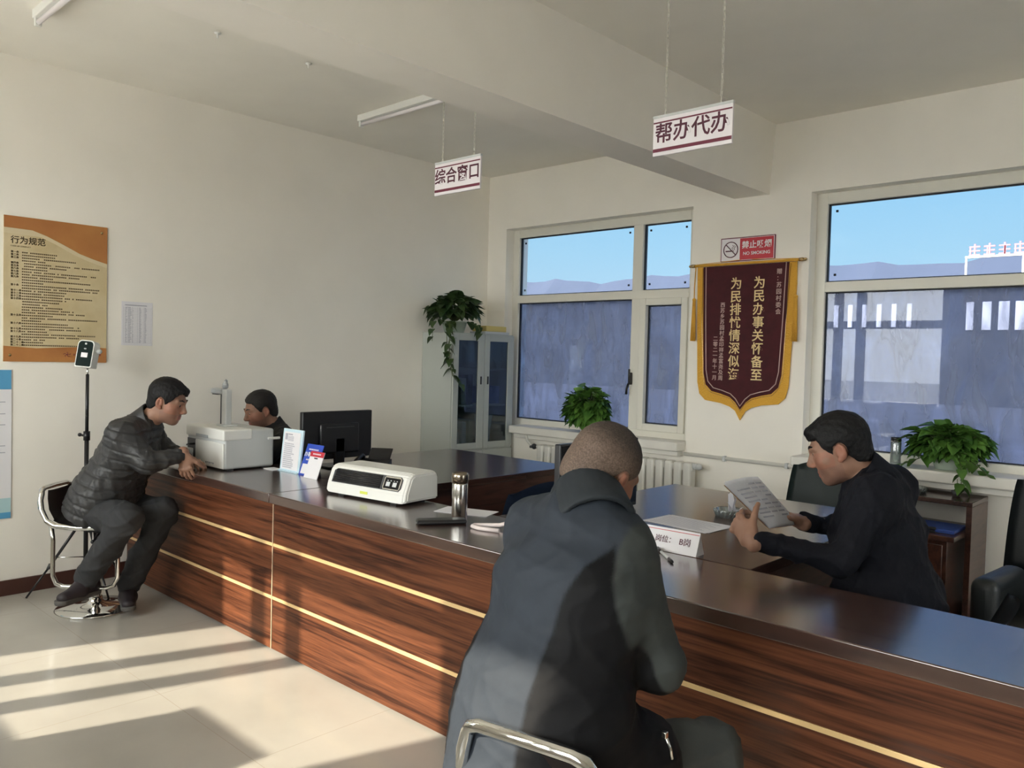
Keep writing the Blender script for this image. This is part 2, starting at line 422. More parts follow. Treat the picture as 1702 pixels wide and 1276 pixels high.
struct('window_pane', MB().box((XR + .127, E0 + .07, EZ0 + .07), (XR + .133, E1 - .07, EZ1 - .07)), M['winglass'], added_win)
def wall_with_openings(name, y0, y1, ops, mat):
    b = MB(); xs = XL
    for (x0, x1, z0, z1) in ops:
        b.box((xs, y0, 0), (x0, y1, H)); b.box((x0, y0, 0), (x1, y1, z0)); b.box((x0, y0, z1), (x1, y1, H)); xs = x1
    b.box((xs, y0, 0), (XR, y1, H))
    return struct(name, b, mat)
WB = [(-5.206, -3.242, .86, 2.685), (-2.326, -.362, .86, 2.685), (.55, 2.5, .86, 2.685)]
WF = [(-5.08, -3.15, .90, 2.66), (-2.06, -.12, .90, 2.66)]
wall_with_openings('wall_back', YW, YW + .30, WB, M['wall'])
wall_with_openings('wall_front', YF - .24, YF, WF, M['wall'])
struct('baseboard_left', MB().box((XL, YF, 0), (XL + .014, YW, .092), .002), M['base'])
struct('baseboard_back', MB().box((XL + .014, YW - .014, 0), (XR, YW, .092), .002), M['base'])
struct('eave', MB().box((XL - .4, -1.72, 2.715), (-2.6, YF - .24, 2.90)).box((-2.6, -1.72, 2.545), (XR + .4, YF - .24, 2.90)), M['render'])  # eave inferred from the sunlight's upper edge; right stretch lowered to trim sun
# ceiling beam running from front to back
bb = MB()
bb.poly([(-2.905, YF, 2.703), (-2.632, YF, 2.703), (-2.60, YF, H), (-2.93, YF, H)], (0, 1, 0), YW - YF)
beam = struct('ceiling_beam', bb, M['wall'])

def window(name, op, yg, bars_v, transom, sash=None, glass_up=None, glass_low=None, side=1):
    """op = opening; yg = glazing plane; bars_v = mullion centre x/width; sash = x-range that holds an opening casement below the transom"""
    x0, x1, z0, z1 = op; fwid = .075
    fr = MB(); d0, d1 = yg - .035, yg + .035
    fr.box((x0, d0, z0), (x0 + fwid, d1, z1), .004); fr.box((x1 - fwid, d0, z0), (x1, d1, z1), .004)
    fr.box((x0 + fwid, d0, z1 - fwid), (x1 - fwid, d1, z1), .004); fr.box((x0 + fwid, d0, z0), (x1 - fwid, d1, z0 + fwid), .004)
    fr.box((x0 + fwid, d0 - .004, transom[0]), (x1 - fwid, d1, transom[1]), .004)
    cols = [x0 + fwid]
    for (c, w) in bars_v:
        fr.box((c - w / 2, d0 - .002, z0 + fwid), (c + w / 2, d1, z1 - fwid), .004); cols += [c - w / 2, c + w / 2]
    cols.append(x1 - fwid)
    w = struct(name, fr, M['pvc'])
    up_b, lo_b, gk, clip = MB(), MB(), MB(), MB()
    for i in range(0, len(cols), 2):
        a, b = cols[i], cols[i + 1]
        for (za, zb, pane) in ((transom[1], z1 - fwid, up_b), (z0 + fwid, transom[0], lo_b)):
            aa, bb_, zc, zd = a, b, za, zb
            if pane is lo_b and sash and a >= sash[0] - .01 and b <= sash[1] + .01:
                sb = MB(); t = .055
                sb.box((a, d0 - side * .02, za), (a + t, d1, zb), .004); sb.box((b - t, d0 - side * .02, za), (b, d1, zb), .004)
                sb.box((a + t, d0 - side * .02, za), (b - t, d1, za + t), .004); sb.box((a + t, d0 - side * .02, zb - t), (b - t, d1, zb), .004)
                struct('window_sash', sb, M['pvc'], w)
                aa, bb_, zc, zd = a + t, b - t, za + t, zb - t
            pane.box((aa, yg - .003, zc), (bb_, yg + .003, zd))
            g = .008
            for q in (((aa, yg - .012, zc), (aa + g, yg + .012, zd)), ((bb_ - g, yg - .012, zc), (bb_, yg + .012, zd)),
                      ((aa, yg - .012, zc), (bb_, yg + .012, zc + g)), ((aa, yg - .012, zd - g), (bb_, yg + .012, zd))): gk.box(*q)
            if pane is up_b:
                for cx in (aa + .055, bb_ - .055):
                    for cz in (zc + .05, zd - .05): clip.box((cx - .008, yg - .012, cz - .008), (cx + .008, yg - .004, cz + .008), .002)
    struct('window_pane', up_b, glass_up, w); struct('window_pane', lo_b, glass_low, w)
    struct('window_gasket', gk, M['gasket'], w)
    if side > 0: struct('window_clip', clip, M['gasket'], w)
    return w
yg = 5.575
w1 = window('window_1', WB[0], yg, [(-3.805, .095)], (2.005, 2.075), sash=(-3.757, -3.31), glass_up=M['upglass'], glass_low=M['lowglass'])
hb = MB().box((-3.842, yg - .075, 1.30), (-3.818, yg - .04, 1.40), .006).box((-3.836, yg - .085, 1.345), (-3.82, yg - .07, 1.43), .006)
hb.tube([(-3.83, yg - .078, 1.31), (-3.842, yg - .085, 1.27), (-3.846, yg - .085, 1.22)], .010, 8)
struct('window_handle', hb, M['handle'], w1)
w2 = window('window_2', WB[1], yg, [(-.86, .095)], (2.005, 2.075), sash=(-.82, -.42), glass_up=M['upglass'], glass_low=M['lowglass'])
w3 = window('window_3', WB[2], yg, [(2.0, .095)], (2.005, 2.075), glass_up=M['upglass'], glass_low=M['lowglass'])
for i, op in enumerate(WF):
    x0, x1 = op[0], op[1]
    window('window_%d' % (4 + i), op, YF - .14, [(x0 + .45, .12), (x0 + .775, .12)], (2.05, 2.145), glass_up=M['winglass'], glass_low=M['winglass'], side=-1)
# sills of the two far windows: slab with a thick front edge
for i, (x0, x1, yf) in enumerate(((-5.0, -3.245, 5.31), (-2.33, -.25, 5.26))):
    struct('trim_%d' % (i + 1), MB().box((x0, yf, .815), (x1, yg - .035, .885), .012, 3).box((x0 + .02, yf + .05, .775), (x1 - .02, YW - .001, .815), .004), M['sill'])

# heating pipes and radiator under window 1
rad = thing('radiator', 'white column radiator on the wall below the window with the round plant', 'radiator', (-3.87, 5.33, 0))
n = 19; w = 1.54 / n
for i in range(n):
    x = -.77 + w * (i + .5); b = MB()
    b.box((x - w * .42, -.045, .20), (x + w * .42, .045, .745), .018, 3)
    b.box((x - w * .5, -.03, .68), (x + w * .5, .03, .735), .01); b.box((x - w * .5, -.03, .21), (x + w * .5, .03, .26), .01)
    obj('radiator_section', b, M['radiator'], rad)
b = MB().tube([(.76, 0, .72), (.80, 0, .72)], .024, 12).ball((.81, 0, .72), .026)
obj('end_plug', b, M['lightgrey'], rad)
b = MB().tube([(-.77, 0, .72), (-.86, 0, .72), (-.93, .02, .76), (-.96, .04, .82)], .013, 10); obj('inlet_pipe', b, M['radiator'], rad)
obj('valve', MB().ball((-.82, -.01, .72), .026).tube([(-.82, -.01, .72), (-.82, -.06, .72)], .012, 8), M['darkgrey'], rad)
for x in (-.5, .5): obj('wall_bracket', MB().box((x - .012, .03, .6), (x + .012, .108, .63), .003), M['radiator'], rad)
pp = thing('heating_pipe', 'white heating pipe clipped along the wall under the red banner', 'pipe', (0, 0, 0))
obj('pipe', MB().tube([(-3.24, 5.418, .795), (-1.4, 5.418, .792), (.5, 5.418, .79)], .014, 12), M['radiator'], pp)
for x in (-2.9, -2.42, -1.0): obj('pipe_clip', MB().box((x - .012, 5.40, .772), (x + .012, 5.4375, .812), .004), M['lightgrey'], pp)

# ------------------------------------------------------------------ outside
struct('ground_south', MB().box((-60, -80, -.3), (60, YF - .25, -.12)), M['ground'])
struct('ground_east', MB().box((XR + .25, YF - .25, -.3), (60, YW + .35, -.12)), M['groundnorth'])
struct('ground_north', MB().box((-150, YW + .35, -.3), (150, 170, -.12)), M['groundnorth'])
random.seed(3)
hb = MB(); N = 90
def ridge(i): 
    x = i / (N - 1); return 17.9 + .5 * math.sin(i * .33) + .35 * math.sin(i * .9 + 1) + .22 * math.sin(i * 2.3) + 1.6 * max(0, x - .55)
t = bmesh.new(); A = []; B = []; Cc = []
for i in range(N):
    x = -190 + 260 * i / (N - 1)
    A.append(t.verts.new((x, 112, -.3))); B.append(t.verts.new((x, 128, ridge(i) * .97))); Cc.append(t.verts.new((x, 150, ridge(i) * .2)))
for i in range(N - 1):
    t.faces.new((A[i], A[i + 1], B[i + 1], B[i])); t.faces.new((B[i], B[i + 1], Cc[i + 1], Cc[i]))
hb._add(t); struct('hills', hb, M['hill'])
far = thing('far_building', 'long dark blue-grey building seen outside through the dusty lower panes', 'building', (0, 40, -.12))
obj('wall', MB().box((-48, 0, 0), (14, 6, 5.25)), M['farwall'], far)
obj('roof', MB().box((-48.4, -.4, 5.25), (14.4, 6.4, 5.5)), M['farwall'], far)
for i in range(6): 
    x = -15.62 + i * .675; obj('window_strip', MB().box((x - .11, -.06, 3.5), (x + .11, .05, 4.6), .02), M['farlit'], far)
for i in range(6):
    x = -9.72 + i * .66; wd = .15 + .03 * i; obj('window_strip', MB().box((x - wd, -.06, 3.35), (x + wd, .05, 4.6), .02), M['farlit'], far)
rs = thing('roof_sign', 'row of red characters standing on the far roofline, seen through the upper pane', 'sign', (-9.4, 43, 5.7))
obj('rail', MB().box((-1.35, -.05, 0), (-1.27, .05, 1.1)).box((1.0, -.05, 0), (1.08, .05, 1.1)).box((3.1, -.05, 0), (3.18, .05, 1.1)).box((-1.35, -.08, 1.08), (3.2, .08, 1.18)), M['farlit'], rs)
random.seed(5)
for i in range(7):
    x = -1.2 + i * .62; b = MB()
    for k in range(3): b.box((x, -.03, 1.2 + k * .19), (x + .46, .03, 1.26 + k * .19))
    b.box((x + .2, -.035, 1.18), (x + .27, .035, 1.74)); b.box((x + .02 + .1 * (i % 3), -.035, 1.2), (x + .08 + .1 * (i % 3), .035, 1.6))
    obj('character', b, M['roofsign'], rs)

# ------------------------------------------------------------------ reception counter and desks
CT = .795
def counter_unit(x0, x1, label):
    t = thing('reception_counter', label, 'counter', (x0, 2.113, 0), 0, 'reception counter units')
    L = x1 - x0; g = .0015
    obj('plinth', MB().box((g, .03, 0), (L - g, .40, .05)), M['deskside'], t)
    for k, (a, b_) in enumerate(((.012, .262), (.278, .528), (.544, .745))):
        obj('front_panel', MB().box((g, 0, a), (L - g, .022, b_), .002), M['wood'], t)
    for zc in (.270, .536):
        obj('gold_strip', MB().box((g, -.002, zc - .008), (L - g, .02, zc + .008), .001), M['gold'], t)
    obj('seam_strip', MB().box((L - g - .006, -.0015, .012), (L - g, .02, .745)), M['seam'], t)
    for x in (g, L - g - .02): obj('side_panel', MB().box((x, .022, .05), (x + .02, .43, .745)), M['deskside'], t)
    obj('shelf', MB().box((.022, .05, .40), (L - .022, .42, .42)), M['deskside'], t)
    obj('counter_top', MB().box((g, -.028, .747), (L - g, .452, CT), .004, 2), M['top'], t)
    return t
counter_unit(-5.38, -3.578, 'far unit of the walnut reception counter where the padded-jacket visitor leans')
counter_unit(-3.578, -1.778, 'middle unit of the walnut reception counter carrying the white heater')
counter_unit(-1.778, .022, 'near unit of the walnut reception counter with the nameplate and pen')

def desk(x0, x1, y0, y1, label):
    t = thing('office_desk', label, 'desk', (x0, y0, 0)); L, D = x1 - x0, y1 - y0
    obj('desktop', MB().box((0, 0, CT - .04), (L, D, CT), .004), M['deskwood'], t)
    for x in (.02, L - .05): obj('side_panel', MB().box((x, .03, 0), (x + .03, D - .05, CT - .04), .002), M['deskside'], t)
    obj('modesty_panel', MB().box((.05, D - .09, .12), (L - .05, D - .07, CT - .04)), M['deskside'], t)
    dr = obj('drawer', MB().box((.06, .35, CT - .17), (.46, D - .2, CT - .045), .003), M['deskside'], t)
    obj('drawer_handle', MB().box((.045, .55, CT - .12), (.06, .70, CT - .10), .004), M['steel'], dr)
    return t
desk(-4.50, -3.30, 2.572, 4.15, 'dark polished office desk with the black monitor, beside the wall cabinet')
desk(-2.47, -1.262, 2.572, 4.04, 'dark polished office desk where the man in navy reads papers')

# side desk under the second window
sdk = thing('side_desk', 'dark wooden side desk with raised top under the second window', 'desk', (-2.0, 4.82, 0))
obj('cabinet_body', MB().box((.02, .03, 0), (.76, .50, .555), .003), M['deskside'], sdk)
obj('desk_shelf', MB().box((0, 0, .555), (.80, .52, .585), .004), M['deskside'], sdk)
obj('raised_top', MB().box((0, .22, .728), (.83, .57, .755), .004), M['deskwood'], sdk)
obj('side_panel', MB().box((.80, .22, 0), (.83, .57, .728), .002), M['deskside'], sdk)
obj('side_panel', MB().box((0, .22, .585), (.025, .57, .728), .002), M['deskside'], sdk)
for x in (.04, .40):
    d = obj('door', MB().box((x, .012, .05), (x + .34, .03, .53), .003), M['deskside'], sdk)
    obj('knob', MB().ball((x + .3 - (.26 if x > .3 else 0), .002, .3), .012), M['steel'], d)

# low cabinet by the front windows: its shadow falls on the floor in front of the counter
lc = thing('low_cabinet', 'plain low cabinet standing by the front window, mirrored in the far pane', 'cabinet', (-3.78, -.64, 0))
obj('body', MB().box((0, 0, .04), (.56, .38, 1.0), .004), M['cabinet'], lc)
obj('cabinet_top', MB().box((-.01, -.005, 1.0), (.57, .395, 1.03), .005), M['deskside'], lc)
for x in (.01, .285): obj('door', MB().box((x, .38, .06), (x + .265, .392, .98), .003), M['cabinet'], lc)
obj('plinth', MB().box((.02, .02, 0), (.54, .36, .04)), M['darkgrey'], lc)

# tall filing cabinet in the corner: doors face into the room (+X)
fc = thing('filing_cabinet', 'pale grey-green steel filing cabinet with glass doors in the corner', 'cabinet', (-5.438, 4.645, 0))
cb = MB(); D, Wd, Hc = .385, .755, 1.70
cb.box((0, 0, 0), (D, .012, Hc)); cb.box((0, Wd - .012, 0), (D, Wd, Hc)); cb.box((0, .012, 0), (.012, Wd - .012, Hc))
cb.box((.012, .012, Hc - .025), (D, Wd - .012, Hc)); cb.box((.012, .012, 0), (D, Wd - .012, .05)); cb.box((.012, .012, .66), (D, Wd - .012, .70))
obj('carcass', cb, M['cabinet'], fc)
for z in (1.065, 1.385): obj('shelf', MB().box((.014, .014, z - .01), (D - .03, Wd - .014, z + .01)), M['cabinet'], fc)
for (y0, y1, hy) in ((.004, .375, .335), (.380, .751, .42)):
    f = MB(); fr = .062
    f.box((D, y0, .69), (D + .018, y0 + fr, Hc - .01), .003); f.box((D, y1 - fr - .015, .69), (D + .018, y1, Hc - .01), .003)
    f.box((D, y0 + fr, .69), (D + .018, y1 - fr - .015, .69 + .055), .003); f.box((D, y0 + fr, Hc - .065), (D + .018, y1 - fr - .015, Hc - .01), .003)
    d = obj('glass_door', f, M['cabinet'], fc)
    obj('door_pane', MB().box((D + .006, y0 + fr, .745), (D + .010, y1 - fr - .015, Hc - .065)), M['cabglass'], d)
    obj('door_handle', MB().box((D + .017, hy - .008, 1.255), (D + .023, hy + .008, 1.325), .002), M['handle'], d)
    sd_ = obj('lower_door', MB().box((D, y0, .055), (D + .018, y1, .675), .003), M['cabinet'], fc)
    obj('door_handle', MB().box((D + .017, hy - .008, .42), (D + .023, hy + .008, .50), .002), M['handle'], sd_)
X0, Y0 = -5.438, 4.645
tag(obj('storage_box', MB().box((X0 + .12, Y0 + .47, 1.076), (X0 + .32, Y0 + .66, 1.235), .006), M['blue']), 'blue box on the middle shelf of the glass-door cabinet', 'box')
tag(obj('paper_bag', MB().lathe([(.001, 0), (.05, 0), (.06, .01), (.068, .15), (.085, .27), (.08, .275), (.06, .16)], (X0 + .24, Y0 + .54, .701), 20), M['paleblue']), 'pale blue container behind the glass under the blue box', 'container')
random.seed(11)
fl = ['grey binder on the middle shelf behind the left glass door', 'pale binder beside it on the middle shelf, left glass door', 'dark blue binder by the door edge on the middle cabinet shelf']
for i, (c, y) in enumerate((('grey_plastic', .09), ('lightgrey', .17), ('darkgrey', .25))):
    b = MB().box((X0 + .08, Y0 + y, 1.077), (X0 + .33, Y0 + y + .06, 1.077 + .20 + .03 * i), .003)
    tag(obj('binder', b, M[c]), fl[i], 'binder', 'binders in the filing cabinet')
for i, (c, y, h) in enumerate((('lightgrey', .12, .16), ('paleblue', .20, .22), ('potgreen', .28, .24))):
    b = MB().box((X0 + .10, Y0 + y, .702), (X0 + .32, Y0 + y + .05, .702 + h), .003)
    tag(obj('binder', b, M[c]), ['short grey binder on the lowest shelf behind the glass door', 'pale blue binder on the lowest shelf behind the glass door', 'greenish binder on the lowest shelf behind the glass door'][i], 'binder', 'binders in the filing cabinet')
tag(obj('flat_box', MB().box((X0 + .16, Y0 + .42, Hc + .001), (X0 + .36, Y0 + .73, Hc + .025), .004), M['lightgrey']), 'flat grey folder lying on the cabinet under the yellow box', 'folder')
tag(obj('card_box', MB().box((X0 + .17, Y0 + .44, Hc + .026), (X0 + .35, Y0 + .70, Hc + .075), .004), M['yellow']), 'flat yellow box on top of the filing cabinet beside the trailing plant', 'box')

# ------------------------------------------------------------------ plants
def leaf_into(t, p, d, n, L, Wd, droop):
    """one heart-shaped leaf, folded along its midrib"""
    d = d.normalized(); s = d.cross(n).normalized(); n = s.cross(d).normalized()
    pr = [(-.06, .0), (-.02, .30), (.16, .5), (.42, .44), (.72, .24), (1.0, 0)]
    mid = []; lf = []; rg = []
    for (u, w) in pr:
        q = p + d * (u * L) - Vector((0, 0, 1)) * (droop * L * max(u, 0) ** 2)
        mid.append(t.verts.new(q)); lf.append(t.verts.new(q + s * (w * Wd) + n * (w * Wd * .35))); rg.append(t.verts.new(q - s * (w * Wd) + n * (w * Wd * .35)))
    for i in range(5):
        for e in (lf, rg):
            f = t.faces.new([mid[i], mid[i + 1], e[i + 1], e[i]] if e is lf else [mid[i], e[i], e[i + 1], mid[i + 1]]); f.smooth = True
def plant(name, label, base, pot, pot_mat, nl, rad, hgt, size, trails, leafm, seed, low=-.28, squash=(1, 1)):
    random.seed(seed)
    t = thing(name, label, 'plant', base)
    pr, ph = pot
    obj('pot', MB().lathe([(.001, 0), (pr * .72, 0), (pr * .76, .01), (pr * .97, ph * .9), (pr, ph * .9), (pr, ph), (pr * .9, ph), (pr * .88, ph * .85), (.001, ph * .85)], (0, 0, 0), 28), pot_mat, t)
    obj('soil', MB().lathe([(.001, ph * .87), (pr * .87, ph * .87), (pr * .87, ph * .8)], (0, 0, 0), 20), M['soil'], t)
    lt = bmesh.new(); st = MB()
    top = Vector((0, 0, ph))
    for i in range(nl):
        a = random.uniform(0, 2 * PI); el_ = math.asin(random.uniform(low, 1)); r = random.uniform(.5, 1.0) ** .6 * (1.0 if random.random() > .12 else 1.14)
        p = top + Vector((math.cos(a) * math.cos(el_) * rad * r * squash[0], math.sin(a) * math.cos(el_) * rad * r * squash[1], hgt * .35 + math.sin(el_) * hgt * .65 * r))
        out = Vector((math.cos(a), math.sin(a), math.sin(el_) * .9 - .35)) + Vector([random.uniform(-.45, .45) for _ in range(3)])
        nn = Vector((math.cos(a) * .5, math.sin(a) * .5, 1)) + Vector([random.uniform(-.4, .4) for _ in range(3)])
        L = size * random.uniform(.6, 1.35)
        leaf_into(lt, p - out.normalized() * L * .4, out, nn, L, L * .86, random.uniform(.05, .3))
        if i % 3 == 0:
            m = (top + p) / 2 + Vector((0, 0, hgt * .15)); st.tube([top - Vector((0, 0, ph * .1)), m, p], .0028, 5)
    for path in trails:
        P = [Vector(q) for q in path]; st.tube(P, .0028, 5)
        for j in range(len(P) - 1):
            for k in range(3):
                q = P[j].lerp(P[j + 1], (k + .5) / 3); a = random.uniform(0, 2 * PI)
                leaf_into(lt, q, Vector((math.cos(a), math.sin(a), -.7)), Vector((math.cos(a), math.sin(a), .8)), size * random.uniform(.6, .95), size * .7, .3)
    me = MB(); me._add(lt); obj('foliage', me, leafm, t); obj('stems', st, M['stem'], t)
    return t
plant('trailing_plant', 'dark trailing pothos in a pale pot on top of the filing cabinet', (-5.20, 4.80, Hc), (.115, .10), M['potgreen'], 230, .215, .24, .095,
      [[(.10, -.10, .1), (.16, -.20, .06), (.17, -.205, -.14), (.165, -.20, -.30)], [(.06, -.1, .1), (.10, -.18, .04), (.11, -.18, -.22), (.20, -.16, -.40)], [(.1, -.1, .1), (.14, -.19, -.1), (.17, -.17, -.36), (.26, -.14, -.46)],
       [(-.03, -.1, .1), (.0, -.24, .12), (.03, -.28, -.08)], [(.12, .05, .1), (.22, .08, .06), (.235, .10, -.02)]], M['leafdark'], 21)
plant('round_plant', 'round bushy green pothos on the sill in front of the first window', (-4.16, 5.385, .886), (.075, .085), M['potwhite'], 520, .205, .30, .080, [], M['leaf'], 5, low=-.75, squash=(1, .72))
plant('spreading_plant', 'wide bright green pothos on the sill of the second window beside the bottle', (-1.40, 5.42, .886), (.10, .085), M['potgreen'], 430, .205, .185, .088,
      [[(-.1, -.06, .08), (-.22, -.12, .02), (-.34, -.14, -.02)], [(.08, -.1, .08), (.12, -.19, .04), (.125, -.20, -.05), (.125, -.205, -.10)], [(.12, -.08, .08), (.20, -.15, .05), (.26, -.18, .0)]], M['leaf'], 8, low=-.6, squash=(1.12, .62))

# ------------------------------------------------------------------ chairs
def office_chair(loc, rz, label, mat, cat='chair', seat_h=.46, w=.50, back_h=.92, arms=True, fat=False, group='office chairs'):
    t = thing('armchair' if fat else 'office_chair', label, cat, loc, rz, group)     # faces +Y
    hw = w / 2
    obj('seat', MB().box((-hw, -.24, seat_h - .09), (hw, .26, seat_h), .035, 3), mat, t)
    def back(u, v):
        x = (u - .5) * 2; ww = hw * (1 - .10 * v ** 3)
        rr = 1 - max(0, v - .9) * 1.2 * x * x
        return Vector((x * ww, -.235 - .10 * v + .035 * x * x, seat_h + .03 + (back_h - seat_h - .03) * v * (rr if v > .9 else 1)))
    b = MB().grid(back, 13, 13, .06); obj('backrest', b, mat, t)
    if arms:
        for s in (-1, 1):
            a = obj('armrest', MB().box((s * (hw + .03) - (.05 if fat else .03), -.20, seat_h - (.22 if fat else -.18)), (s * (hw + .03) + (.06 if fat else .03), .20, seat_h + (.28 if fat else .22)), .045 if fat else .015, 4), mat, t)
            obj('arm_support', MB().tube([(s * (hw + .03), .15, seat_h + .16), (s * (hw + .03), .17, seat_h - .05), (s * (hw - .06), .17, seat_h - .07)], .013, 8), M['chrome'], a)
    for sx in (-1, 1):
        for sy in (-1, 1):
            obj('leg', MB().tube([(sx * (hw - .05), sy * .2, seat_h - .09), (sx * (hw - .02), sy * .23, .0)], .014, 8), M['chrome'], t)
    obj('base_rail', MB().tube([(-hw + .03, -.22, seat_h - .10), (hw - .03, -.22, seat_h - .10)], .011, 8), M['chrome'], t)
    return t
office_chair((-2.86, 2.98, 0), PI / 2, 'navy blue fabric chair between the two desks, behind the near visitor', M['navy_fabric'], back_h=.90, w=.52)
office_chair((-1.85, 4.46, 0), PI, 'dark green leather chair behind the desk, left of the reading man', M['green_leather'], back_h=.94, arms=False)
office_chair((-.90, 3.07, 0), PI * .55, 'black chair the man in navy sits on', M['black_leather'], back_h=.72, arms=False)
office_chair((-.68, 4.52, 0), PI * .98, 'black high-backed leather chair beside the side desk', M['black_leather'], back_h=.99, w=.56, arms=False)
office_chair((-.49, 3.80, 0), PI * .97, 'black padded leather armchair behind the counter end', M['black_leather'], back_h=.80, w=.50, fat=True, seat_h=.385, cat='armchair')
office_chair((-4.95, 2.98, 0), -PI * .42, 'black chair under the clerk behind the printer', M['black_leather'], back_h=.70, arms=False)

def stool(loc, rz, sh, label):
    t = thing('bar_stool', label, 'stool', loc, rz, 'bar stools')       # faces +Y
    obj('base', MB().lathe([(.001, 0), (.205, 0), (.212, .006), (.205, .012), (.12, .022), (.05, .034), (.036, .05), (.034, .07), (.001, .07)], (0, 0, 0), 48), M['chrome'], t)
    obj('column', MB().lathe([(.030, .06), (.030, .17), (.036, .18), (.030, .2), (.020, .21), (.020, sh - .05), (.001, sh - .05)], (0, 0, 0), 20), M['chrome'], t)
    prof = [(.19, .0), (.17, .012), (.10, .008), (0, 0), (-.10, .004), (-.165, .03), (-.20, .08), (-.215, .14), (-.222, .185)]
    wds = (.17, .19, .19, .188, .182, .172, .160, .148, .132)
    def wd(i): return wds[i]
    def shell(off):
        def f(u, v):
            i = min(int(u * (len(prof) - 1)), len(prof) - 2); k = u * (len(prof) - 1) - i
            y = prof[i][0] * (1 - k) + prof[i + 1][0] * k; z = prof[i][1] * (1 - k) + prof[i + 1][1] * k
            w = wd(i) * (1 - k) + wd(i + 1) * k; x = (v - .5) * 2
            return Vector((x * w, y + (.02 * (x * x) if u > .6 else 0), sh + z + .012 * x * x - off))
        return f
    obj('seat_shell', MB().grid(shell(0), 33, 13, .035), M['brown_leather'], t)
    rim = [(-.172, .19), (-.192, .12), (-.192, 0), (-.184, -.12), (-.175, -.17), (-.164, -.205), (-.152, -.218)]
    zz = [.010, .02, .012, .02, .042, .10, .15]
    left = [(x - .004, y - .012 if y < -.1 else y, sh + z - .010) for (x, y), z in zip(rim, zz)]
    arc = [(-.147, -.228, sh + .178), (-.135, -.234, sh + .194), (-.11, -.237, sh + .202), (0, -.240, sh + .204), (.11, -.237, sh + .202), (.135, -.234, sh + .194), (.147, -.228, sh + .178)]
    right = [(-x, y, z) for (x, y, z) in left[::-1]]
    obj('rim', MB().tube(left + arc + right, .0155, 12), M['chrome'], t)
    fz = .165
    loop = [(.205, -.17, sh + .01), (.205, -.16, sh - .08), (.205, -.16, fz + .06), (.205, -.14, fz + .015), (.205, -.10, fz), (.205, .14, fz), (.205, .18, fz + .015), (.205, .20, fz + .06), (.205, .20, sh - .08), (.19, .18, sh - .005)]
    lp = [(x - .05 if True else x, y, z) for (x, y, z) in loop]
    obj('footrest', MB().tube(lp, .0125, 10), M['chrome'], t)
    obj('lever', MB().tube([(.02, .02, sh - .055), (.12, .06, sh - .06), (.19, .08, sh - .07)], .005, 6).ball((.195, .082, sh - .071), .012), M['black_plastic'], t)
    return t
stool((-4.85, 1.735, 0), math.radians(-47), .50, 'chrome bar stool with dark seat under the man in the padded jacket')
stool((-1.09, 1.42, 0), math.radians(10), .535, 'chrome bar stool with dark seat under the near visitor in grey')

# ------------------------------------------------------------------ things hanging and fixed on the walls and ceiling
def hang_sign(x0, x1, y, z0, z1, body, label):
    t = thing('hanging_sign', label, 'sign', ((x0 + x1) / 2, y, z0), 0, 'hanging signs'); w = (x1 - x0) / 2; h = z1 - z0
    obj('board', MB().box((-w, -.006, 0), (w, .006, h), .002), M['signwhite'], t)
    obj('top_line', MB().box((-w + .002, -.0075, h - .030), (w - .002, -.005, h - .024)), M['darkred'], t)
    obj('bottom_line', MB().box((-w + .002, -.0075, .016), (w - .002, -.005, .030)), M['darkred'], t)
    obj('edge_strip', MB().box((-w - .002, -.008, h - .008), (w + .002, .008, h + .004), .002), M['lightgrey'], t)
    text_obj('lettering', body, .088, M['inkred'], (0, -.0068, h * .52), (1, 0, 0), (0, 0, 1), t, bold=.0014)
    for s in (-1, 1):
        b = MB(); x = s * (w - .055); z = h + .012
        b.tube([(x, 0, h + .002), (x, 0, h + .016)], .004, 6)
        k = 0; top = H - z0
        while z < top - .004:                                   # small oval links
            zz = min(z + .024, top)
            if k % 2: b.tube([(x - .004, 0, z), (x, 0, z - .004), (x + .004, 0, z), (x + .004, 0, zz - .004), (x, 0, zz), (x - .004, 0, zz - .004)], .0013, 4, closed=True)
            else: b.tube([(x, -.004, z), (x, 0, z - .004), (x, .004, z), (x, .004, zz - .004), (x, 0, zz), (x, -.004, zz - .004)], .0013, 4, closed=True)
            z += .021; k += 1
        obj('chain', b, M['thread'], t)
    return t
hang_sign(-3.375, -3.02, 2.95, 2.372, 2.548, '综合窗口', 'white hanging sign reading 综合窗口, the smaller one beyond the beam')
hang_sign(-1.964, -1.592, 2.95, 2.375, 2.542, '帮办代办', 'white hanging sign reading 帮办代办, near the second window')

def tube_light(x0, x1, y, label):
    t = thing('tube_light', label, 'light', (x0, y, H), 0, 'ceiling tube lights'); L = x1 - x0
    obj('batten', MB().box((0, -.022, -.045), (L, .022, 0), .004), M['white_plastic'], t)
    obj('fluorescent_tube', MB().tube([(.03, 0, -.065), (L - .03, 0, -.065)], .013, 12), M['signwhite'], t)
    for x in (.01, L - .03): obj('end_holder', MB().box((x, -.016, -.085), (x + .02, .016, -.04), .004), M['white_plastic'], t)
tube_light(-4.79, -3.59, 3.46, 'unlit white tube light on the ceiling just left of the beam')
tube_light(-4.62, -3.42, 1.345, 'white tube light on the ceiling cut by the top picture edge')
for i, (x, y) in enumerate(((-4.161, 2.077), (-4.173, 2.644))):
    b = MB().lathe([(.001, 0), (.018, 0), (.018, -.006), (.006, -.010), (.004, -.03), (.001, -.03)], (x, y, H - .0005), 14)
    tag(obj('ceiling_hook', b, M['white_plastic']), ['small white ceiling hook nearer the top tube light', 'small white ceiling hook nearer the beam'][i], 'hook', 'ceiling hooks')

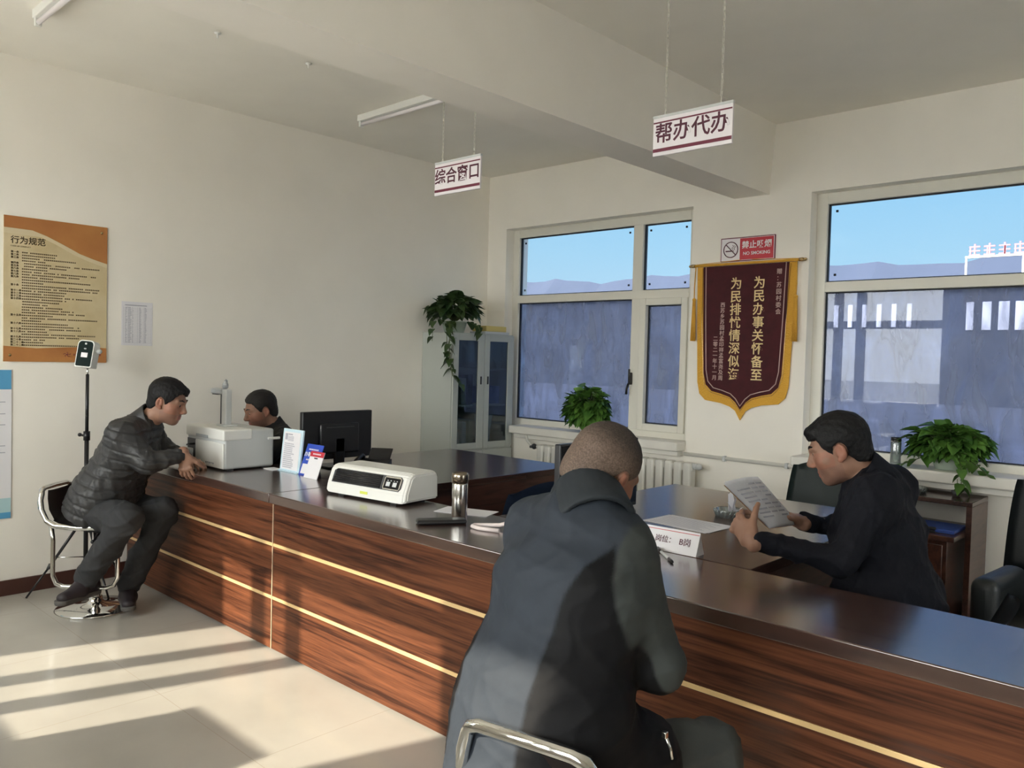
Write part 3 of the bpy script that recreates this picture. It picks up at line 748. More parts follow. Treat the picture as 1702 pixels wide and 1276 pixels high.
# framed rules poster
PY0, PY1, PZ0, PZ1 = 1.416, 1.994, 1.397, 2.257
px_ = XL + .001
def PP(u, v, d=0): return Vector((px_ + d, PY0 + u * (PY1 - PY0), PZ1 - v * (PZ1 - PZ0)))
po = thing('rules_poster', 'orange and parchment poster headed 行为规范 on the left wall', 'poster', (XL, (PY0 + PY1) / 2, PZ0))
obj('board', MB().box((px_, PY0, PZ0), (px_ + .008, PY1, PZ1), .001), M['poster'], po, True)
obj('orange_band', MB().poly([PP(u, v, .008) for u, v in ((0, 0), (1, 0), (1, .27), (.86, .245), (.72, .215), (.55, .16), (.40, .115), (.26, .085), (0, .082))], (1, 0, 0), .0006), M['posterorange'], po, True)
obj('pale_band', MB().poly([PP(u, v, .008) for u, v in ((0, .083), (.26, .086), (.40, .116), (.55, .161), (.72, .216), (.86, .246), (1, .271), (1, .30), (.8, .262), (.66, .225), (.5, .172), (.34, .125), (0, .12))], (1, 0, 0), .0004), M['posterpale'], po, True)
obj('orange_band', MB().poly([PP(u, v, .008) for u, v in ((0, .892), (.3, .905), (.55, .895), (.8, .888), (1, .893), (1, 1), (0, 1))], (1, 0, 0), .0006), M['posterorange'], po, True)
text_obj('heading', '行为规范', .047, M['brownink'], PP(.06, .165, .0088), (0, 1, 0), (0, 0, 1), po, 'LEFT', bold=.0008, world=True)
text_obj('subheading', 'CODE OF CONDUCT', .011, M['brownink'], PP(.06, .205, .0088), (0, 1, 0), (0, 0, 1), po, 'LEFT', world=True)
nums = ['一', '二', '三', '', '四', '五', '六', '七', '八', '九', '', '', '十', '', '十一', '十二', '十三', '十四', '', '', '', '', '', '十五', '', '', '十六', '', '十七', '十八', '', '十九', '二十', '二十一', '二十二']
random.seed(4); b = MB()
for i, nme in enumerate(nums):
    v = .245 + i * (.640 / (len(nums) - 1))
    if nme: text_obj('article_number', '第%s条' % nme, .0145, M['brownink'], PP(.062, v, .0088), (0, 1, 0), (0, 0, 1), po, 'LEFT', bold=.0003, world=True)
    u = .165 if nme or i not in (18, 19) else .17; end = random.uniform(.35, .93)
    while u < end:                                              # body lines too small to read: one fleck per character
        w = .0145
        if random.random() > .07:
            a = PP(u, v - .0045, .0082); c = PP(u + w, v + .0045, .0088)
            mid = (a.z + c.z) / 2; hh = (a.z - c.z)
            for zz in (a.z, mid + .0009, c.z + .0018): b.box((a.x, a.y, zz - .0018), (c.x, c.y, zz))
            b.box((a.x, (a.y + c.y) / 2 - .0009, c.z), (c.x, (a.y + c.y) / 2 + .0009, a.z))
        u += .0185
obj('body_lines', b, M['brownink'], po, True)
eb = MB()
for k in range(5):
    a = 2 * PI * k / 5; c = PP(.60, .945, .0087); eb.tube([c, c + Vector((0, math.cos(a) * .016, math.sin(a) * .012)), c + Vector((0, math.cos(a + .5) * .022, math.sin(a + .5) * .015))], .0016, 5)
obj('emblem', eb, M['darkred'], po, True)
lb = MB()
for k in range(12):
    c = PP(.66 + k * .024, .945, .0085); lb.box((c.x, c.y, c.z - .005), (c.x + .0006, c.y + .010, c.z - .002)).box((c.x, c.y, c.z + .002), (c.x + .0006, c.y + .010, c.z + .005)).box((c.x, c.y + .004, c.z - .005), (c.x + .0006, c.y + .0065, c.z + .006))
obj('footer_line', lb, M['darkred'], po, True)
for u, v in ((.06, .955), (.94, .045)): obj('screw_cap', MB().ball(PP(u, v, .009), (.003, .009, .009)), M['brass'], po, True)

# paper list beside the poster
nt_ = thing('paper_notice', 'pale printed paper list taped on the wall right of the poster', 'notice', (XL, 2.19, 1.512))
obj('sheet', MB().box((XL + .0005, 2.088, 1.512), (XL + .002, 2.288, 1.798)), M['paper'], nt_, True)
b = MB()
b.box((XL + .002, 2.11, 1.772), (XL + .0026, 2.25, 1.778))
for r in range(24):
    z = 1.755 - r * .0098
    b.box((XL + .002, 2.10, z), (XL + .0025, 2.278, z + .0007))
    for (y0, y1) in ((2.112, 2.125), (2.13, 2.152), (2.158, 2.164), (2.20, 2.216), (2.235, 2.25)): b.box((XL + .002, y0, z + .0025), (XL + .0026, y1 - random.uniform(0, .008), z + .0065))
for y in (2.10, 2.128, 2.156, 2.19, 2.23, 2.278): b.box((XL + .002, y, 1.528), (XL + .0025, y + .0007, 1.765))
obj('printed_table', b, M['papergrey'], nt_, True)
# blue-topped information sheet at the picture edge
ib = thing('information_poster', 'white information poster with blue bands, low on the wall at the picture edge', 'poster', (XL, 1.1, .46))
obj('sheet', MB().box((XL + .0005, .72, .463), (XL + .006, 1.462, 1.349)), M['paper'], ib, True)
obj('blue_band', MB().box((XL + .006, .72, 1.232), (XL + .0068, 1.46, 1.347)), M['bannerblue'], ib, True)
obj('teal_band', MB().box((XL + .006, .72, .500), (XL + .0066, 1.46, .585)), M['bannerteal'], ib, True)
obj('blue_band', MB().box((XL + .006, .72, .464), (XL + .0068, 1.46, .500)), M['bannerblue'], ib, True)
b = MB()
for z in (1.155, 1.085, 1.02, .895, .855): b.box((XL + .006, .80, z), (XL + .0066, 1.43, z + .005))
for z in (1.19, 1.12, 1.05, .98, .94, .80, .75, .70, .65): b.box((XL + .006, .80, z), (XL + .0064, 1.30, z + .003))
obj('printed_rules', b, M['papergrey'], ib, True)

# silk banner of thanks
BX, BY = -2.79, YW - .022
ba = thing('silk_banner', 'maroon velvet banner with gold columns of characters and yellow fringe between the windows', 'banner', (BX, BY, 1.083))
def outline(hw, zc, bulge, ztop=2.214):
    k = [(hw, ztop), (hw - .012, 1.80), (hw - .03, 1.42 + bulge), (hw - .05, 1.335 + bulge), (hw - .10, 1.288 + bulge), (.16, 1.272 + bulge), (.085, 1.250 + bulge), (.04, 1.215 + bulge * .9), (0, zc)]
    L = [(BX + x, z) for x, z in k]; return L + [(BX - x, z) for x, z in k[-2::-1]]
V_ = outline(.335, 1.163, 0)
obj('velvet', MB().poly([(x, BY, z) for x, z in V_], (0, 1, 0), .006), M['velvet'], ba, True)
fo = outline(.388, 1.085, -.070); fr = MB()
fr.poly([(x, BY + .003, z) for x, z in fo], (0, 1, 0), .008); obj('fringe', fr, M['fringe'], ba, True)
inn = [(BX + (x - BX) * .935, z + .025 if z < 2 else z) for x, z in V_]
obj('piping', MB().tube([(x, BY - .0015, z) for x, z in inn], .0035, 6), M['paleline'], ba, True)
obj('zigzag_trim', MB().tube([(x + .004 * (-1) ** i, BY - .001, z) for i, (x, z) in enumerate([(BX + (p[0] - BX) * 1.02, p[1] - .01) for p in V_])], .002, 5), M['brass'], ba, True)
obj('rod', MB().tube([(BX - .425, BY, 2.226), (BX + .425, BY, 2.226)], .010, 12), M['fringe'], ba, True)
for s in (-1, 1):
    x = BX + s * .425
    obj('rod_finial', MB().ball((x, BY, 2.226), (.016, .014, .014)).ball((x + s * .022, BY, 2.226), (.014, .011, .011)).tube([(x - s * .02, BY, 2.226), (x + s * .01, BY, 2.226)], .013, 10), M['brass'], ba, True)
    x = BX + s * .393; b = MB()
    b.tube([(x, BY - .012, 2.215), (x + s * .006, BY - .014, 2.06), (x + s * .004, BY - .016, 1.98)], .004, 6)
    b.ball((x + s * .004, BY - .016, 1.97), .014)
    for j in range(14):
        a = 2 * PI * j / 14; b.tube([(x + s * .004 + .008 * math.cos(a), BY - .016 + .006 * math.sin(a), 1.97), (x + s * .004 + .018 * math.cos(a), BY - .018 + .010 * math.sin(a), 1.66)], .004, 4)
    obj('tassel', b, M['fringe'], ba, True)
obj('hanging_cord', MB().tube([(BX - .40, BY, 2.235), (BX, BY + .016, 2.255), (BX + .40, BY, 2.235)], .0022, 6), M['fringe'], ba, True)
def column(txt, x, z0, step, size, mat, bold=0):
    for i, ch in enumerate(txt):
        if ch == ' ': continue
        text_obj('character', ch, size, mat, (x, BY - .0006, z0 - i * step), (1, 0, 0), (0, 0, 1), ba, bold=bold, world=True)
column('为民办事关怀备至', -2.672, 2.075, .0945, .092, M['goldthread'], .0012)
column('为民排忧情深似海', -2.852, 2.075, .0945, .092, M['goldthread'], .0012)
column('赠：苏园村委会', -2.525, 2.150, .047, .042, M['paleline'], .0004)
column('西苏乡苏园村孟印祥孟富尧及周', -2.955, 1.925, .0415, .040, M['paleline'], .0004)
column('二零二一年十一月', -3.005, 1.676, .0415, .040, M['paleline'], .0004)

# no smoking sign
NX0, NX1, NZ0, NZ1 = -2.995, -2.570, 2.243, 2.418; NY = YW - .008
ns = thing('no_smoking_sign', 'red and white no smoking sign above the silk banner', 'sign', ((NX0 + NX1) / 2, NY, NZ0))
obj('board', MB().box((NX0, NY, NZ0), (NX1, YW - .0005, NZ1), .002), M['darkred'], ns, True)
obj('white_field', MB().box((NX0 + .007, NY - .001, NZ0 + .007), (NX1 - .007, NY + .002, NZ1 - .007)), M['signwhite'], ns, True)
obj('red_field', MB().box((NX0 + .155, NY - .002, NZ0 + .010), (NX1 - .012, NY + .002, NZ1 - .010)), M['red'], ns, True)
cx, cz = NX0 + .082, (NZ0 + NZ1) / 2
b = MB().tube([(cx + .056 * math.cos(a), NY - .0018, cz + .056 * math.sin(a)) for a in np.linspace(0, 2 * PI, 33)[:-1]], .0035, 6, closed=True)
b.tube([(cx - .040, NY - .0022, cz + .040), (cx + .040, NY - .0022, cz - .040)], .0035, 6)
b.box((cx - .042, NY - .0018, cz - .014), (cx + .012, NY - .0008, cz - .005)); b.box((cx + .016, NY - .0018, cz - .014), (cx + .022, NY - .0008, cz - .005))
b.tube([(cx + .018, NY - .0016, cz), (cx + .008, NY - .0016, cz + .012), (cx + .022, NY - .0016, cz + .022), (cx + .014, NY - .0016, cz + .034)], .0022, 5)
b.tube([(cx + .030, NY - .0016, cz - .002), (cx + .024, NY - .0016, cz + .010), (cx + .036, NY - .0016, cz + .020), (cx + .028, NY - .0016, cz + .030)], .0022, 5)
obj('pictogram', b, M['inkred'], ns, True)
text_obj('lettering', '禁止吸烟', .058, M['signwhite'], (NX0 + .285, NY - .0024, NZ0 + .112), (1, 0, 0), (0, 0, 1), ns, bold=.0012, world=True)
text_obj('lettering', 'NO SMOKING', .033, M['signwhite'], (NX0 + .285, NY - .0024, NZ0 + .053), (1, 0, 0), (0, 0, 1), ns, bold=.0006, world=True)

# face terminal on a tripod
tr = thing('face_terminal_stand', 'slim tripod stand with an upright dark-faced terminal before the poster', 'terminal', (-5.20, 1.80, 0))
obj('pole', MB().tube([(0, 0, .18), (0, 0, .96)], .013, 12), M['black_plastic'], tr)
obj('upper_pole', MB().tube([(0, 0, .93), (.004, 0, 1.33)], .010, 12), M['black_plastic'], tr)
obj('neck_rod', MB().tube([(.004, 0, 1.32), (.004, 0, 1.375)], .006, 10), M['chrome'], tr)
obj('collar', MB().tube([(0, 0, .93), (0, 0, .985)], .019, 12).tube([(0, 0, .955), (-.03, -.02, .96)], .007, 8).ball((-.038, -.026, .962), (.014, .012, .012)), M['black_plastic'], tr)
obj('hub', MB().tube([(0, 0, .42), (0, 0, .47)], .02, 12), M['black_plastic'], tr)
for a in (-107, 117, 5):
    ca, sa = math.cos(math.radians(a)), math.sin(math.radians(a)); R = .31
    lg = obj('leg', MB().tube([(ca * .015, sa * .015, .455), (ca * R * .62, sa * R * .62, .175)], .0085, 8).tube([(ca * R * .6, sa * R * .6, .185), (ca * R, sa * R, .004)], .006, 8), M['black_plastic'], tr)
    obj('brace', MB().tube([(ca * .01, sa * .01, .22), (ca * R * .5, sa * R * .5, .23)], .004, 6), M['chrome'], lg)
    obj('leg_clamp', MB().tube([(ca * R * .6, sa * R * .6, .195), (ca * R * .64, sa * R * .64, .165)], .010, 8), M['darkgrey'], lg)
mt = Matrix.Translation((.004, 0, 1.45)) @ Matrix.Rotation(math.radians(38), 4, 'Z') @ Matrix.Rotation(math.radians(-9), 4, 'X') @ Matrix.Rotation(math.radians(4), 4, 'Y')
def rr(w, h, r, y, n=5):
    P = []
    for (cx_, cz_, a0) in ((w - r, h - r, 0), (-w + r, h - r, 90), (-w + .008, -h + .008, 180), (w - .008, -h + .008, 270)):
        rad_ = r if a0 < 180 else .008
        for k in range(n): a = math.radians(a0 + 90 * k / (n - 1)); P.append(mt @ Vector((cx_ + rad_ * math.cos(a), y, cz_ + rad_ * math.sin(a))))
    return P
nn = (mt.to_3x3() @ Vector((0, 1, 0)))
dv = obj('terminal_body', MB().poly(rr(.052, .082, .026, -.030), nn, .06), M['white_plastic'], tr)
obj('dark_face', MB().poly(rr(.047, .076, .023, -.0315), nn, .003), pbr('terminal_face', (.010, .020, .018), .6, spec=.1), dv)
obj('status_screen', MB().box((-.020, -.0330, -.022), (.020, -.0312, .006), mat=mt), M['signwhite'], dv)
obj('camera_lens', MB().box((-.006, -.0330, .055), (.006, -.0312, .066), .003, mat=mt).box((-.007, -.0330, .026), (.007, -.0312, .034), .003, mat=mt), M['lightgrey'], dv)
obj('side_knob', MB().ball(mt @ Vector((.062, .01, .025)), (.018, .018, .016)), M['lightgrey'], dv)

# ------------------------------------------------------------------ things on the counter
# white machine
pm = thing('certificate_printer', 'white box-shaped printer on the far end of the counter', 'printer', (-4.62, 2.42, CT))
b = MB().box((-.235, -.155, .008), (.235, .165, .236), .014, 3); obj('housing', b, M['lightgrey'], pm)
obj('front_cover', MB().box((-.115, -.163, .012), (.232, -.150, .160), .004), M['white_plastic'], pm)
obj('top_cover', MB().box((-.240, -.164, .175), (.238, .02, .240), .010, 3), M['white_plastic'], pm)
obj('top_slot', MB().box((-.10, -.168, .178), (.05, -.160, .196), .003), M['grey_plastic'], pm)
obj('bay', MB().box((-.228, -.158, .02), (-.118, -.153, .160)), M['darkgrey'], pm)
obj('adapter', MB().box((-.222, -.18, .02), (-.150, -.155, .10), .005), M['white_plastic'], pm)
obj('bay_cable', MB().tube([(-.22, -.165, .115), (-.18, -.172, .125), (-.125, -.165, .130)], .006, 8).box((-.20, -.17, .012), (-.125, -.158, .03), .003), M['black_plastic'], pm)
obj('side_latch', MB().box((.232, .12, .17), (.246, .20, .185), .003), M['white_plastic'], pm)
for fx in (-.22, .18):
    for fy in (-.13, .10): obj('foot', MB().box((fx, fy, 0), (fx + .04, fy + .04, .012)), M['darkgrey'], pm)
b = MB()
for k in range(5): b.box((.02 + k * .022, -.1645, .030 + .003 * (k % 2)), (.035 + k * .022, -.1625, .040))
obj('badge_print', b, M['grey_plastic'], pm)
dc = thing('document_camera', 'grey document camera post standing on the white printer', 'camera', (-4.63, 2.40, CT + .2405))
obj('foot_plate', MB().box((-.05, -.04, 0), (.05, .05, .010), .004), M['lightgrey'], dc)
obj('post', MB().box((-.030, -.018, .008), (.030, .020, .225), .006, 3), M['lightgrey'], dc)
obj('post_channel', MB().box((-.038, -.020, .01), (-.029, .012, .20), .002), M['darkgrey'], dc)
obj('arm', MB().box((-.155, -.028, .192), (-.02, .024, .226), .010, 3), M['grey_plastic'], dc)
obj('lens_window', MB().box((-.150, -.018, .186), (-.09, .014, .193), .002), M['black_plastic'], dc)
tag(obj('crumpled_film', MB().ball((-4.645, 2.40, CT + .2405 + .226 + .022), (.020, .018, .024), 2).ball((-4.638, 2.395, CT + .2405 + .226 + .012), (.024, .018, .014), 2).ball((-4.65, 2.405, CT + .2405 + .226 + .040), (.012, .012, .020), 1), M['grey_plastic']), 'small crumpled grey wad on top of the document camera post', 'wad')
tag(obj('loose_paper', MB().box((-4.36, 2.50, CT + .0005), (-4.26, 2.57, CT + .004), .001), M['paper']), 'folded white paper between printer and acrylic stand', 'paper')
# acrylic notice stand
ac = thing('acrylic_stand', 'pale blue acrylic stand holding a printed notice beside the monitor', 'stand', (-4.155, 2.555, CT))
tl = Matrix.Rotation(math.radians(-6), 4, 'X')
obj('acrylic_sheet', MB().box((-.105, -.006, .004), (.105, .006, .250), .002, mat=tl), M['acrylic'], ac)
obj('notice_sheet', MB().box((-.088, -.0075, .012), (.085, -.006, .232), mat=tl), M['paper'], ac)
obj('base_lip', MB().box((-.105, -.02, 0), (.105, .05, .006), .002), M['acrylic'], ac)
random.seed(9); b = MB()
b.box((-.075, -.0085, .185), (-.050, -.0074, .222), mat=tl).box((-.045, -.0085, .214), (.0, -.0074, .222), mat=tl)
for k in range(6): b.box((-.045, -.0085, .180 + k * .005), (.015, -.0074, .1825 + k * .005), mat=tl)
for r in range(13):
    x = -.075
    while x < random.uniform(.0, .06): b.box((x, -.0085, .022 + r * .0115), (x + .006, -.0074, .028 + r * .0115), mat=tl); x += .010
obj('print', b, M['papergrey'], ac)
# two leaning cards
def card(x, y, rz, w, h, lean, mat, label, nm, top=None, white=None, txt=None, flecks=()):
    t = thing(nm, label, 'card', (x, y, CT), rz, 'leaning cards'); r = Matrix.Rotation(math.radians(-lean), 4, 'X')
    obj('panel', MB().box((-w / 2, -.002, 0), (w / 2, .002, h), mat=r), mat, t)
    obj('strut', MB().box((-w * .12, 0, 0), (w * .12, .002, h * .75), mat=Matrix.Translation((0, h * .62 * math.sin(math.radians(lean)) + .03, 0)) @ Matrix.Rotation(math.radians(14), 4, 'X')), M['darkgrey'], t)
    if top: obj('header_band', MB().box((-w / 2, -.003, h * .80), (w / 2, -.0018, h), mat=r), top, t)
    for (a, b_, c, d) in (white or []): obj('white_panel', MB().box((a * w, -.003, b_ * h), (c * w, -.0018, d * h), mat=r), M['paper'], t)
    for (s, sz, v) in (txt or []):
        o = r @ Vector((0, -.0036, v * h)); text_obj('lettering', s, sz, M['signwhite'], o, (1, 0, 0), r.to_3x3() @ Vector((0, 0, 1)), t, bold=sz * .02)
    for v in flecks:
        fb = MB()
        for k in range(7): fb.box((-w * .30 + k * w * .085, -.0036, v * h - .004), (-w * .30 + k * w * .085 + w * .06, -.0028, v * h + .004), mat=r)
        obj('small_print', fb, M['signwhite'], t)
    return t
card(-3.965, 2.545, math.radians(2), .155, .185, 20, M['signblue'], 'deep blue leaning card headed 办事不用跑 by the acrylic stand', 'leaning_card', None, [(-.42, .05, -.03, .36), (.03, .05, .42, .36)],
     [('办事不用跑', .030, .66)], flecks=(.83, .50))
card(-3.865, 2.505, math.radians(2), .125, .155, 20, M['paper'], 'white leaning card with red header in front of the blue card', 'leaning_card', M['red'], None, flecks=(.90,))
# heater
ht = thing('fan_heater', 'white desktop fan heater with dark grille on the counter', 'heater', (-3.16, 2.455, CT), math.radians(6.8))
hp = [(-.125, .012), (-.118, .055), (-.085, .135), (-.06, .150), (.10, .150), (.118, .13), (.122, .012)]
def hprof(sc): return [(y * sc, .078 + (z - .078) * sc) for y, z in hp]
t = bmesh.new(); xs = [(-.275, .86), (-.262, .97), (-.245, 1), (.245, 1), (.262, .97), (.275, .86)]; R_ = []
for x, s_ in xs: R_.append([t.verts.new((x, y, z)) for y, z in hprof(s_)])
for A, B in zip(R_, R_[1:]):
    for j in range(len(A)): t.faces.new([A[j], A[(j + 1) % len(A)], B[(j + 1) % len(B)], B[j]])
t.faces.new(R_[0][::-1]); t.faces.new(R_[-1]); bmesh.ops.recalc_face_normals(t, faces=t.faces[:])
bmesh.ops.bevel(t, geom=t.edges[:], offset=.006, segments=2, affect='EDGES')
b = MB(); b._add(t); obj('housing', b, M['white_plastic'], ht)
sl = Vector((0, .033, .080)).normalized(); nrm = Vector((0, -.080, .033)).normalized()
def HP(x, k, d=0): q = Vector((x, -.118, .055)) + sl * (.0866 * k) + nrm * d; return q
gr = obj('grille_frame', MB().poly([HP(-.232, .12, .0005), HP(.225, .12, .0005), HP(.238, .3, .0005), HP(.238, .8, .0005), HP(.225, .93, .0005), HP(-.212, .93, .0005), HP(-.232, .8, .0005)], nrm, .002), M['darkgrey'], ht)
for k in range(7):
    v = .20 + k * .105; obj('louvre', MB().tube([HP(-.222, v, .004), HP(.10, v, .004)], .0022, 6), M['black_plastic'], gr)
obj('grille_slot', MB().poly([HP(-.225, .16, .0028), HP(.105, .16, .0028), HP(.105, .89, .0028), HP(-.213, .89, .0028)], nrm, .0006), M['screen'], gr)
pn = obj('control_panel', MB().poly([HP(.125, .16, .003), HP(.225, .16, .003), HP(.232, .3, .003), HP(.232, .8, .003), HP(.222, .9, .003), HP(.130, .9, .003), HP(.122, .8, .003), HP(.120, .3, .003)], nrm, .002), M['steel'], ht)
obj('panel_face', MB().poly([HP(.127, .22, .005), HP(.224, .22, .005), HP(.226, .82, .005), HP(.128, .82, .005)], nrm, .0008), M['screen'], pn)
for x in (.142, .185): obj('button', MB().poly([HP(x, .34, .0056), HP(x + .024, .34, .0056), HP(x + .024, .58, .0056), HP(x, .58, .0056)], nrm, .003), M['lightgrey'], pn)
b = MB()
for x in (.148, .168, .190, .208): b.box(HP(x, .66, .006) - Vector((.003, .002, .002)), HP(x, .66, .006) + Vector((.003, .002, .002)))
obj('indicator', b, M['lightgrey'], pn)
obj('sticker', MB().box((-.02, -.1235, .030), (.03, -.1215, .043)), M['yellowgreen'], ht)
for fx in (-.20, .16): obj('foot', MB().box((fx, -.10, 0), (fx + .04, .10, .018), .003), M['darkgrey'], ht)
# vacuum flask
fk = thing('vacuum_flask', 'brushed steel vacuum flask standing beside the heater', 'flask', (-2.530, 2.392, CT))
obj('body', MB().lathe([(.001, 0), (.031, 0), (.0345, .004), (.0345, .150), (.033, .156), (.001, .156)], seg=36), M['steel'], fk)
obj('lid', MB().lathe([(.033, .155), (.0375, .158), (.0375, .192), (.035, .199), (.028, .201), (.026, .192), (.001, .192)], seg=36), pbr('flask_lid', (.42, .36, .28), .2, metal=1), fk)
tag(obj('note_sheet', MB().box((-.13, -.07, 0), (.13, .07, .0015), mat=Matrix.Translation((-2.62, 2.52, CT + .001)) @ Matrix.Rotation(math.radians(20), 4, 'Z')), M['paper']), 'white sheet of paper behind the steel flask', 'paper')
gc = thing('glasses_case', 'flat black spectacle case lying in front of the flask', 'case', (-2.505, 2.265, CT), math.radians(58))
obj('shell', MB().box((-.105, -.034, 0), (.105, .034, .020), .010, 3), M['black_plastic'], gc)
obj('hinge_line', MB().box((-.10, -.0352, .009), (.10, -.033, .011)), M['darkgrey'], gc)
tag(obj('plastic_loop', MB().tube([(-2.20, 2.40, CT + .04), (-2.27, 2.375, CT + .016), (-2.335, 2.345, CT + .010), (-2.362, 2.320, CT + .009), (-2.352, 2.298, CT + .009), (-2.31, 2.290, CT + .009), (-2.22, 2.32, CT + .009)], .0085, 10), M['pinkwhite']), 'pinkish-white U-shaped plastic loop beside the near visitor', 'loop')
# nameplate, pen, papers, ashtray on the second desk
npx = thing('nameplate', 'white tent nameplate reading 岗位：B岗 at the counter edge', 'nameplate', (-1.645, 2.60, CT), math.radians(3))
tn = bmesh.new(); b = MB(); b.poly([(-.165, -.032, 0), (-.165, 0, .082), (-.165, .032, 0)], (1, 0, 0), .33); obj('tent', b, M['paper'], npx)
rn = Vector((0, .032, .082)).normalized()
obj('top_line', MB().box((-.163, -.0045, .0725), (.163, -.0030, .0745), mat=Matrix.Translation((0, 0, 0))), M['red'], npx)
text_obj('lettering', '岗位：', .028, M['inkred'], (.030, -.0180, .041), (1, 0, 0), rn, npx)
text_obj('lettering', 'B岗', .031, M['inkred'], (.112, -.0180, .041), (1, 0, 0), rn, npx)
b = MB().poly([Vector((-.048 + x, -.0205 + z * .39, .030 + z)) for x, z in ((-.014, .026), (.014, .026), (.014, .008), (0, -.006), (-.014, .008))], (0, -1, .39), .001)
obj('emblem', b, M['red'], npx)
pe = thing('pen', 'black and silver pen on the counter by the nameplate', 'pen', (-1.56, 2.50, CT + .0055), math.radians(-42))
obj('barrel', MB().tube([(-.055, 0, 0), (.05, 0, 0)], .0052, 12), M['lightgrey'], pe)
obj('cap', MB().tube([(-.10, 0, 0), (-.05, 0, 0)], .0056, 12).box((-.10, -.002, .004), (-.06, .002, .0075)), M['black_plastic'], pe)
obj('tip', MB().tube([(.05, 0, 0), (.09, 0, 0), (.105, 0, 0)], [.0056, .0056, .002], 12), M['black_plastic'], pe)
sh = thing('paper_sheets', 'white printed sheets lying flat on the desk behind the nameplate', 'paper', (-1.815, 3.085, CT), math.radians(-6))
for k in range(2): obj('sheet', MB().box((-.165, -.105, .0004 + k * .001), (.165, .105, .0012 + k * .001), mat=Matrix.Rotation(math.radians(5 * k), 4, 'Z')), M['paper'], sh)
b = MB()
for k in range(11): b.box((-.14, -.085 + k * .016, .0022), (.13 - .02 * (k % 3), -.082 + k * .016, .0025), mat=Matrix.Rotation(math.radians(5), 4, 'Z'))
obj('print', b, M['papergrey'], sh)
def ashtray(loc, r, label):
    t = thing('glass_ashtray', label, 'ashtray', loc, 0, 'glass ashtrays'); b = MB()
    pf = [(.001, .0), (r * .82, 0), (r, .030), (r * .98, .036), (r * .86, .034), (r * .74, .012), (.001, .010)]
    b.lathe(pf, seg=28); o = obj('bowl', b, M['glassware'], t)
    rb = MB()
    for k in range(18):
        a = 2 * PI * k / 18; rb.tube([(r * .84 * math.cos(a), r * .84 * math.sin(a), .003), (r * 1.0 * math.cos(a + .17), r * 1.0 * math.sin(a + .17), .033)], .004, 5)
    obj('cut_ridge', rb, M['glassware'], t); return t
ashtray((-1.78, 3.38, CT), .065, 'cut glass ashtray with white tissue on the desk behind the papers')
ashtray((-1.52, 5.18, .755), .075, 'cut glass ashtray on the side desk under the second window')
tb = bmesh.new(); random.seed(2)
ts = MB()
for k in range(5):
    p = Vector((-1.755, 3.37, CT + .03)); d = Vector((random.uniform(-1, 1), random.uniform(-.4, .4), random.uniform(.3, 1.4))); L = random.uniform(.04, .085)
    s_ = Vector((random.uniform(-1, 1), random.uniform(-1, 1), .2)).normalized() * .02
    ts.grid(lambda u, v, p=p, d=d, L=L, s_=s_: p + d.normalized() * L * u + s_ * (v - .5) * 2 * (1 - .5 * u) + Vector((0, 0, .006 * math.sin(5 * v + 4 * u))), 6, 5, .001)
tag(obj('tissue', ts, M['paper']), 'crumpled white tissue sticking out of the desk ashtray', 'tissue')

# monitors
def monitor(loc, rz, w, h, lift, label, low=False):
    t = thing('monitor', label, 'monitor', loc, rz, 'desktop monitors')     # screen faces +X, back faces -X
    obj('stand_base', MB().box((-.09, -.11, 0), (.09, .11, .012), .005), M['black_plastic'], t)
    obj('stand_neck', MB().box((-.045, -.035, .01), (-.02, .035, lift + h * .45), .006), M['black_plastic'], t)
    pn = obj('panel_housing', MB().box((-.022, -w / 2, lift), (.012, w / 2, lift + h), .006, 3).box((-.045, -w * .28, lift + h * .12), (-.02, w * .28, lift + h * .75), .012, 3), M['black_plastic'], t)
    obj('screen', MB().box((.0122, -w / 2 + .008, lift + .018), (.0132, w / 2 - .008, lift + h - .008)), M['screen'], pn)
    obj('rear_vent', MB().box((-.0465, -w * .2, lift + h * .66), (-.0445, w * .2, lift + h * .68)), M['darkgrey'], pn)
    return t
m1 = monitor((-4.20, 2.905, CT), PI, .51, .295, .050, 'black monitor seen from behind on the far desk')
obj('cable', MB().tube([(.03, -.05, .20), (.06, -.06, .10), (.05, -.08, .01), (.0, -.16, .006)], .004, 6).tube([(.03, .05, .18), (.07, .08, .08), (.06, .10, .01)], .004, 6), M['black_plastic'], m1)
monitor((-2.20, 2.945, CT), 0, .585, .325, .012, 'black monitor on the near desk, half hidden by the grey visitor')
ph = thing('desk_phone', 'black desk phone with raised cradle behind the heater', 'phone', (-3.98, 3.02, CT), math.radians(35))
obj('base', MB().poly([(-.10, -.075, 0), (-.10, .075, 0), (-.10, .075, .055), (-.10, -.075, .018)], (1, 0, 0), .20), M['black_plastic'], ph)
obj('display_flap', MB().box((-.07, 0, 0), (.07, .008, .10), .003, mat=Matrix.Translation((.02, .055, .048)) @ Matrix.Rotation(math.radians(-48), 4, 'X')), M['black_plastic'], ph)
obj('handset', MB().tube([(-.085, -.075, .035), (-.082, -.06, .055), (-.082, .05, .075), (-.085, .068, .062)], [.018, .013, .013, .018], 10), M['black_plastic'], ph)

